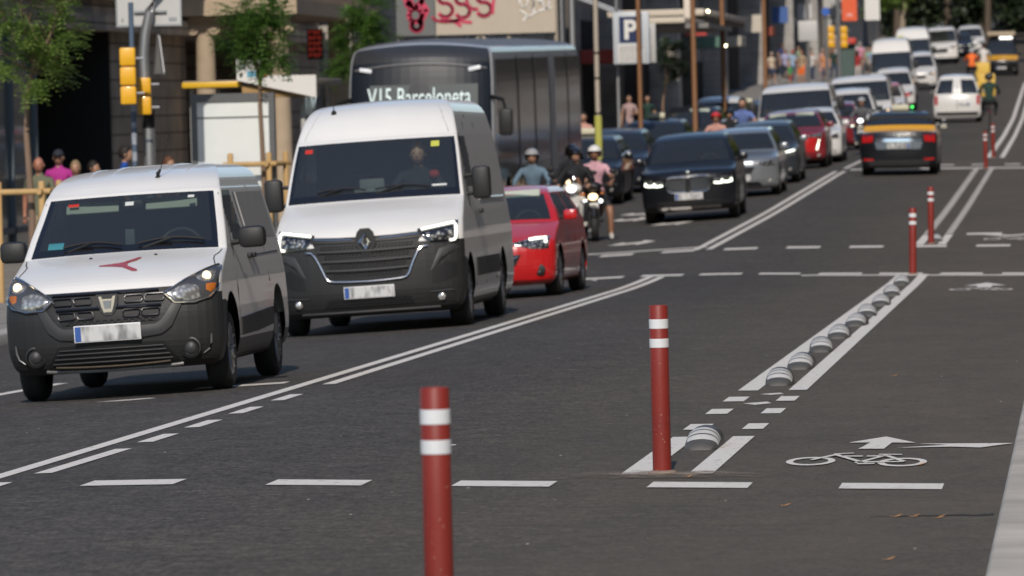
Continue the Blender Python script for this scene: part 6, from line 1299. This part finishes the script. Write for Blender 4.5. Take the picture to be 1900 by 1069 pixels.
# ------------------------------------------------------------------ trees
BARK = mat('bark', (.20,.135,.095), .9, var=.35, scale=8, bump=.5, bscale=25, aniso=(1,1,.3)); BARKD = mat('bark_dark', (.10,.075,.055), .9, var=.3, scale=6)
LFG = leaf_mat('leaf_fresh', (.12,.22,.035), (.27,.37,.10), .55); LFD = leaf_mat('leaf_mid', (.08,.19,.035), (.19,.32,.075), .55); LFK = leaf_mat('leaf_dark', (.010,.022,.010), (.035,.055,.022), .15); LFY = leaf_mat('leaf_yellow', (.10,.14,.02), (.22,.24,.05))  # the darkest leaf colours stand in for shade on trees at the street end
def tree(u, v, label, trunk, blobs, n, leaf, lm, zb=0, bark=BARK, r0=.06, sprig=True, seed=1, cat='tree', name='tree', group=None, dens=.5):
    t = thing(name, (u,v,h(u,v)+(.1 if u < -11 else 0)), label, cat, group); rr = random.Random(seed)
    mb = MB(); mb.tube(trunk, [r0*(1-.5*i/(len(trunk)-1)) for i in range(len(trunk))], 12); top = Vector(trunk[-1]); lo = Vector(trunk[max(0,len(trunk)-2)])
    for (bx,by,bz,rx,ry,rz_) in blobs:
        st = lo.lerp(top, rr.uniform(.5,1)); e = Vector((bx,by,bz)); m_ = (st+e)/2+Vector((rr.uniform(-1,1)*rx*.2,rr.uniform(-1,1)*ry*.2,-.12*rz_)); mb.tube([st,m_,e],[r0*.42,r0*.28,r0*.1],7)
        for k in range(4): d = Vector((rr.uniform(-1,1)*rx*.8,rr.uniform(-1,1)*ry*.8,rr.uniform(-.3,1)*rz_*.8)); mb.tube([m_.lerp(e,.5),e+d*.5,e+d],[r0*.18,r0*.1,r0*.04],5)
    mb.build('trunk', bark, t, sharp=80)
    mb = MB(); tot = sum(b[3]*b[5] for b in blobs)
    for (bx,by,bz,rx,ry,rz_) in blobs:
        k = int(n*rx*rz_/tot); clumps = [(Vector((rr.gauss(0,1),rr.gauss(0,1),rr.gauss(0,1))).normalized()*rr.uniform(.45,1)) for _ in range(max(5,int(k*.06)))]
        for i in range(k):
            c = rr.choice(clumps); d = c+Vector((rr.gauss(0,.2),rr.gauss(0,.2),rr.gauss(0,.16))); p = Vector((bx+d.x*rx,by+d.y*ry,bz+d.z*rz_)); out = Vector((d.x,d.y,d.z*.5-.02+rr.uniform(-.35,.4))).normalized(); out = (out+Vector((rr.uniform(-.5,.5),rr.uniform(-.5,.5),rr.uniform(-.3,.3)))).normalized()
            sd = out.cross(Vector((0,0,1))); sd = (sd.normalized() if sd.length > .1 else Vector((1,0,0))); up = sd.cross(out)
            if sprig:
                L_ = leaf*rr.uniform(2.4,4.2)
                for q in range(5):
                    a = p+out*L_*(q/5)-Vector((0,0,1))*L_*.35*(q/5)**2
                    for sg in (1,-1):
                        s_ = (sd*sg+out*.45+up*rr.uniform(-.4,.2)).normalized()*leaf*rr.uniform(.8,1.2); w_ = out*leaf*.26
                        mb.f([mb.v(a),mb.v(a+s_*.5+w_),mb.v(a+s_),mb.v(a+s_*.5-w_)])
            else:
                for q in range(3):
                    s_ = Vector((rr.uniform(-1,1),rr.uniform(-1,1),rr.uniform(-.8,.5))).normalized()*leaf; w_ = s_.cross(Vector((rr.uniform(-1,1),rr.uniform(-1,1),rr.uniform(-1,1)))).normalized()*leaf*.38; a = p+Vector((rr.uniform(-1,1),rr.uniform(-1,1),rr.uniform(-1,1)))*leaf*.6
                    mb.f([mb.v(a),mb.v(a+s_*.5+w_),mb.v(a+s_),mb.v(a+s_*.5-w_)])
    mb.build('crown', lm, t, sharp=180, fix=False)
    return t
tree(-14.16,79.3,'nearest young tree at the left edge with feathery sunlit leaves',[(0,0,0),(.03,0,1.2),(-.02,0,2.3),(.02,0,2.9),(.12,0,3.3)],[(-.35,0,3.45,.40,.45,.42),(.35,.1,3.55,.50,.5,.48),(.0,-.1,4.05,.62,.55,.55),(.15,.0,3.1,.42,.45,.36),(-.50,.1,4.35,.4,.4,.45),(.55,0,4.1,.33,.35,.3),(.0,0,4.7,.6,.5,.4)],1150,.07,LFG,r0=.055,seed=3,group='young street trees on the left')
tree(-12.75,92.3,'second young tree, round crown above the bus shelter',[(0,0,0),(.0,0,1.5),(-.03,0,2.6),(-.02,0,3.1)],[(-.25,0,3.6,.34,.4,.34),(.28,0,3.55,.34,.4,.34),(0,0,3.95,.46,.45,.36),(-.05,.1,3.3,.32,.35,.28),(-.28,0,4.15,.2,.25,.24),(.3,0,4.05,.25,.25,.22)],950,.07,LFD,r0=.05,seed=5,group='young street trees on the left')
tree(-13.60,111.6,'third young tree, behind the front corner of the bus',[(0,0,0),(.0,0,1.5),(.0,0,2.7),(.03,0,3.2)],[(-.22,0,3.35,.33,.4,.36),(.15,0,3.7,.42,.4,.36),(.28,0,4.15,.34,.4,.34),(-.18,0,3.0,.25,.3,.25),(-.1,0,4.0,.28,.3,.3)],900,.075,LFD,r0=.05,seed=8,group='young street trees on the left')
tree(-13.2,189,'small green tree hanging by the brown poles under the canopy',[(0,0,0),(.0,0,1.5),(.2,0,2.6)],[(.1,0,3.2,.5,.5,.35),(.45,0,2.9,.4,.4,.3),(.5,0,2.3,.25,.3,.3)],260,.13,LFK,r0=.06,seed=9)
# far trees; front row added for shade, its tall crowns mostly out of view
tree(-10.4,352,'lit pale-barked tree at the end of the pavement before the dark trees',[(0,0,0),(.1,0,1.6),(.2,0,3.2),(.5,0,5)],[(-.9,0,4.3,1.5,1.4,1.1),(1.3,0,5.2,1.5,1.4,1.1),(-1.2,0,6.5,1.8,1.8,1.6),(1.2,0,7.4,1.9,1.8,1.6)],1500,.34,LFG,bark=mat('bark_pale',(.30,.25,.19),.9,var=.2),r0=.24,sprig=False,seed=11)
tree(.9,345,'yellow-green tree overhanging the right edge up the street',[(0,0,0),(-.1,0,2),(-.4,0,4.5)],[(-2.2,0,5.0,2.2,2,1.6),(-.5,0,6.8,2.6,2.2,2.0),(-4.0,0,6.6,1.8,2,1.5)],1500,.34,LFY,bark=BARKD,r0=.22,sprig=False,seed=12)
i = 0
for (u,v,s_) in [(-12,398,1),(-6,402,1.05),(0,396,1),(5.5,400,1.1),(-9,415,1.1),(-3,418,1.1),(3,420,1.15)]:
    tree(u,v,['first','second','third','fourth','fifth','sixth','seventh'][i]+' tall dark tree added to shade the street end, counting from the left and front',[(0,0,0),(.1,0,3),(.2,0,6.5)],[(-2.2,0,8,2.6,2.6,2.4),(2.0,.5,8.4,2.6,2.6,2.4),(0,-.5,10.5,3.2,3,2.6)],1300,.55,LFK,bark=BARKD,r0=.28,sprig=False,seed=20+i,group='dark trees at the end of the street'); i += 1
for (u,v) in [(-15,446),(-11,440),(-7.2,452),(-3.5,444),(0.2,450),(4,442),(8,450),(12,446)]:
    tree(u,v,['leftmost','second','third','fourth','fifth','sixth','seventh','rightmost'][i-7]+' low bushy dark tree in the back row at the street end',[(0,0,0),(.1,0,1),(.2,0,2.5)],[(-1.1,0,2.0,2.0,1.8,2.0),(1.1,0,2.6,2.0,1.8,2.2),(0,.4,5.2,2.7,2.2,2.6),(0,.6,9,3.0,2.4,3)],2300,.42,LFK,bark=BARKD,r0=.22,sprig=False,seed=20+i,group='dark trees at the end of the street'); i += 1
# ------------------------------------------------------------------ poles, banners, signs beyond the bus
t = thing('banner_frame', (-15.7,136.8,-.2), 'big beige hoarding covered in pink and white graffiti above the bus', 'hoarding')
BEI = mat('banner_beige', (.50,.44,.36), .8, var=.06); BGR = mat('banner_grey', (.16,.17,.17), .8, var=.1); GPK = mat('graffiti_pink', (.62,.05,.12), .6); GWH = mat('graffiti_white', (.8,.78,.75), .6)
mb = MB(); G = [[(.92+(2.78)*i/14,.008*math.sin(i*1.3+j),3.62+j*.28) for i in range(15)] for j in range(10)]; mb.grid(G,(0,.04,0)); bn = mb.build('banner_sheet', BEI, t)
mb = MB(); mb.box(.0,.90,.0,.05,3.62,6.1); bl = mb.build('side_sheet', BGR, t, sharp=10)
def strokes(par, segs, m_, r_, y=-.012, nm='graffiti'):
    mb = MB()
    for pts in segs:
        P_ = [Vector((x,y,z)) for x,z in pts]
        for a,b in zip(P_,P_[1:]):
            d = (b-a).normalized(); n_ = Vector((-d.z,0,d.x))*r_; e = d*r_*.4; mb.f([mb.v(a-n_-e),mb.v(a+n_-e),mb.v(b+n_+e),mb.v(b-n_+e)])
    return mb.build(nm, m_, par, sharp=180)
def arc(cx,cz,rx,rz_,a0,a1,n=10): return [(cx+rx*math.cos(a0+(a1-a0)*i/n),cz+rz_*math.sin(a0+(a1-a0)*i/n)) for i in range(n+1)]
for k,(cx,cz) in enumerate(((1.15,4.33),(1.55,4.30),(2.05,4.33))):   # bubble S shapes
    strokes(bn, [arc(cx,cz+.16,.16,.14,.3,4.4)+arc(cx,cz-.13,.17,.16,1.4,-2.6)], GPK, .045, -.012-.002*k)
strokes(bn, [arc(1.2,4.05,.35,.12,3.2,6.0),[(1.05,3.98),(1.75,3.90)],[(1.5,4.6),(2.3,4.62),(2.25,4.1)],[(1.35,3.93),(1.5,3.82)],arc(1.85,4.45,.2,.25,1,5)], GPK, .035, -.02)
strokes(bn, [arc(2.98,4.42,.10,.2,0,6.3),arc(3.12,4.3,.09,.14,-1.5,1.6),[(3.2,4.1),(3.24,4.55),(3.36,4.3),(3.42,4.6)],arc(3.5,4.35,.08,.17,0,6.3),[(2.9,4.15),(3.1,4.0),(3.3,4.12),(3.62,4.2)],[(3.05,4.02),(2.95,3.9)]], GWH, .022, -.02)
strokes(bl, [arc(.42,4.5,.2,.2,0,6.3),arc(.45,4.1,.15,.16,0,6.3),[(.2,4.8),(.35,4.4),(.25,4.3)],[(.7,4.8),(.6,4.4),(.72,4.2),(.55,3.9)],arc(.47,3.86,.12,.12,2.5,6.9)], GPK, .06, -.012)
POLE = mat('scaffold_tan', (.42,.37,.30), .5, metal=.2, var=.15)
for x in (.02,.93,2.6,3.7): mb = MB(); mb.tube([(x,.12,0),(x,.12,6)],.05 if x > 1 else .04,8); mb.build('upright', POLE if x > 1 else GALV, t)
for a,b in (((1.35,2.9),(1.95,3.62)),((2.5,2.9),(1.95,3.62))): mb = MB(); mb.tube([(a[0],.1,a[1]),(b[0],.1,b[1])],.04,8); mb.build('brace', POLE, t)
for i,(u,v,r_,hh,m_,l) in enumerate([(-10.95,129,.075,7,GALV,'grey scaffold tube left of the pale thick pole'),(-10.44,129.1,.06,7,POLE,'pale thick pole with yellow foam at its foot beside the bus'),(-11.35,131,.045,7,GALV,'thin grey tube between the hoarding and the pale pole'),(-11.9,140,.06,7,GALV,'grey pole near the right edge of the hoarding'),(-11.6,150,.05,7,GALV,'thin grey pole in front of the parking sign'),
    (-10.93,148.4,.06,8,None,'brown pole crossing the blue parking sign'),(-10.5,163,.075,8,None,'second brown pole, right of the canopy edge'),(-10.55,177.4,.075,8,None,'third brown pole, by the small round lamps'),(-10.3,196.5,.075,8,None,'fourth brown pole, in front of the grey pilasters')]):
    t = gthing('street_pole', u, v, l, 'pole', 'poles along the left pavement'); mb = MB(); mb.lathe([(-.2,r_*1.3),(.4,r_*1.2),(.45,r_),(hh,r_*.9)],(0,0,0),(0,0,1),14,True,True); mb.build('shaft', m_ or mat('corten_brown',(.22,.105,.045),.55,var=.15,scale=4), t)
    if 'foam' in l:
        mb = MB(); mb.lathe([(1.0,.07),(1.0,.085),(1.95,.085),(1.95,.07)],(0,0,0),(0,0,1),12); mb.build('foam_sleeve', mat('foam_yellow',(.45,.45,.10),.8), t)
        for z in (1.98,2.75,3.3): mb = MB(); mb.lathe([(z,.062),(z,.072),(z+.04,.072),(z+.04,.062)],(0,0,0),(0,0,1),12); mb.build('clamp', BLACK, t)
# parking sign
t = thing('parking_sign', (-11.2,149.5,2.62), 'white lightbox with a dark blue P and small lines of text', 'sign')
mb = MB(); mb.box(-.46,.46,0,.16,.10,1.42,bev=.02); mb.build('box', mat('lightbox',(.50,.54,.58),.4,var=.04), t)
mb = MB(); mb.box(-.30,.22,-.012,-.003,.64,1.30); pn = mb.build('blue_panel', mat('navy_panel',(.012,.025,.09),.4), t, sharp=10)
mb = MB(); mb.box(-.17,-.06,-.02,-.013,.72,1.22); mb.prism([(-.06,1.22),(.04,1.22),(.11,1.18),(.15,1.10),(.15,1.04),(.11,.96),(.04,.92),(-.06,.92),(-.06,1.02),(.0,1.02),(.04,1.05),(.04,1.09),(.0,1.12),(-.06,1.12)],-.02,-.013); mb.build('letter', WHS, pn, sharp=10)
mb = MB(); mb.box(-.34,.30,-.012,-.003,.14,.60); tx_ = mb.build('text_panel', WHS, t, sharp=10); mb = MB(); rr = random.Random(2)
for j in range(8):
    x = -.30
    while x < .22: w_ = rr.uniform(.03,.09); mb.box(x,x+w_,-.017,-.013,.17+j*.052,.195+j*.052); x += w_+.025
mb.build('text_lines', mat('text_grey',(.2,.2,.22),.6), tx_, sharp=10)
t = thing('hanging_sheet', (-10.75,150.2,2.75), 'narrow white framed sheet just right of the parking sign', 'sign'); mb = MB(); mb.box(-.1,.12,0,.03,0,1.0,bev=.01); mb.build('sheet', mat('sheet_pale',(.45,.45,.44),.5), t)
# dark storefront mass behind the sign is part of the pilastered building; canopy lamps
for i,(u,v,z,l) in enumerate([(-11.06,189.6,4.04,'upper round lit lamp by the third brown pole'),(-11.19,189.6,3.49,'lower round lit lamp by the third brown pole'),(-11.5,186,4.55,'left bright lamp under the canopy edge'),(-11.05,186,4.6,'right bright lamp under the canopy edge')]):
    t = thing('lamp', (u,v,z), l, 'lamp', 'small lit lamps by the canopy'); mb = MB(); mb.ball((0,0,0),.045,12,8); mb.build('globe', mat('lamp_globe',(1,.88,.55),.4,emit=9), t); mb = MB(); mb.tube([(0,0,.04),(0,0,.5)],.01,5); mb.build('rod', BLACK, t)
t = thing('lit_column', (-11.55,178.5,3.9), 'white sunlit blade panel between the brown poles above the canopy', 'sign'); mb = MB(); mb.box(-.22,.1,0,.3,0,3,bev=.03); mb.build('panel', mat('warm_white',(.8,.72,.62),.5), t)
t = thing('front_canopy', (-12.4,168,3.72), 'cream flat awning lit by the sun, left of the brown pole', 'awning')
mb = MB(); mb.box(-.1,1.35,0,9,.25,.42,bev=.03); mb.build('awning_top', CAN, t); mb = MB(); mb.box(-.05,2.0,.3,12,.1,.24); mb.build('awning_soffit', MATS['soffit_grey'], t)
for y in (4,9): mb = MB(); mb.tube([(-.1,y,.3),(-3,y,1.5)],.05,6); mb.build('tie_rod', GALV, t)
t = thing('red_sign', (-16.5,128.5,2.86), 'dark blade sign with rows of small red lettering', 'sign'); mb = MB(); mb.box(-.22,.12,0,.12,0,.66); bx = mb.build('sign_box', mat('sign_black',(.02,.015,.015),.5), t, sharp=10)
mb = MB(); rr = random.Random(4)
for j in range(5):
    for i_ in range(3): x = -.18+i_*.10; z = .05+j*.125; mb.box(x,x+.02,-.01,-.003,z,z+.085); mb.box(x+.02,x+.06,-.01,-.003,z+.065,z+.085); mb.box(x+.05,x+.07,-.01,-.003,z+(.0 if (i_+j)%2 else .04),z+.065)
mb.build('red_lettering', mat('led_red',(.7,.07,.05),.5,emit=.25), bx, sharp=10)
# distant signs and signals
t = thing('square_sign', (-9.92,220,-.0), 'square grey sign back on a tall pole above the white vans', 'sign'); t.location.z = h(-9.9,220)
mb = MB(); mb.tube([(0,0,0),(0,0,6)],.07,10); mb.build('pole', GALV, t); mb = MB(); mb.box(-.34,.36,-.14,-.1,3.42,4.18,bev=.01); mb.build('plate', SBACK, t)
t = thing('round_blue_sign', (-9.4,224,h(-9.4,224)), 'small round blue sign on a slim grey pole', 'sign'); mb = MB(); mb.tube([(0,0,0),(0,0,4.6)],.07,10); mb.build('pole', GALV, t); mb = MB(); mb.lathe([(0,.0),(0,.15),(.02,.15),(.02,0)],(0,-.14,4.5),(0,1,0),20); mb.build('disc', mat('sign_blue',(.03,.12,.5),.5), t)
signal(-10.05,244,h(-10,244)+2.95,3,'left yellow signal head far away below the banners',w=.28,hh=.3); signal(-9.6,246,h(-9.6,246)+2.9,3,'right yellow signal head far away below the banners',w=.28,hh=.3)
t = thing('signal_post', (-9.8,245.5,h(-9.8,245)), 'grey post carrying the two distant yellow signals', 'pole'); mb = MB(); mb.tube([(0,0,0),(0,0,8)],.09,10); mb.build('post', GALV, t)
for u,l,m_,z1 in ((-9.95,'orange-red street banner',mat('banner_orange',(.75,.12,.04),.6),0),(-8.95,'white street banner with faint red print',WHS,0)):
    t = thing('street_banner', (u,262,h(u,262)+3.85), l+' hanging at the top of the picture', 'banner', 'hanging street banners'); mb = MB(); mb.box(-.33,.33,0,.02,.0,1.9); mb.build('cloth', m_, t, sharp=10); mb = MB(); mb.box(-.12,.12,-.008,-.002,.2 if m_ is not WHS else 1.0,.32 if m_ is not WHS else 1.15); mb.build('print', mat('print_pink',(.8,.4,.38),.6), t, sharp=10)
t = thing('kiosk', (-11.3,300,h(-11.3,300)+.1), 'small red and green kiosk in the far crowd', 'kiosk'); mb = MB(); mb.box(-.7,.1,0,1.2,0,2.2); mb.build('body', mat('kiosk_green',(.06,.10,.09),.6,var=.3), t, sharp=10); mb = MB(); mb.box(-.8,.2,-.4,1.4,2.2,2.5,bev=.05); mb.build('awning', mat('kiosk_red',(.55,.06,.04),.6), t)
t = thing('yellow_post', (-8.95,303,h(-9,303)), 'yellow-green upright panel beside the tall cream van', 'sign'); mb = MB(); mb.box(-.16,.16,0,.2,0,2.6,bev=.02); mb.build('panel', mat('lime_yellow',(.5,.5,.08),.6), t)
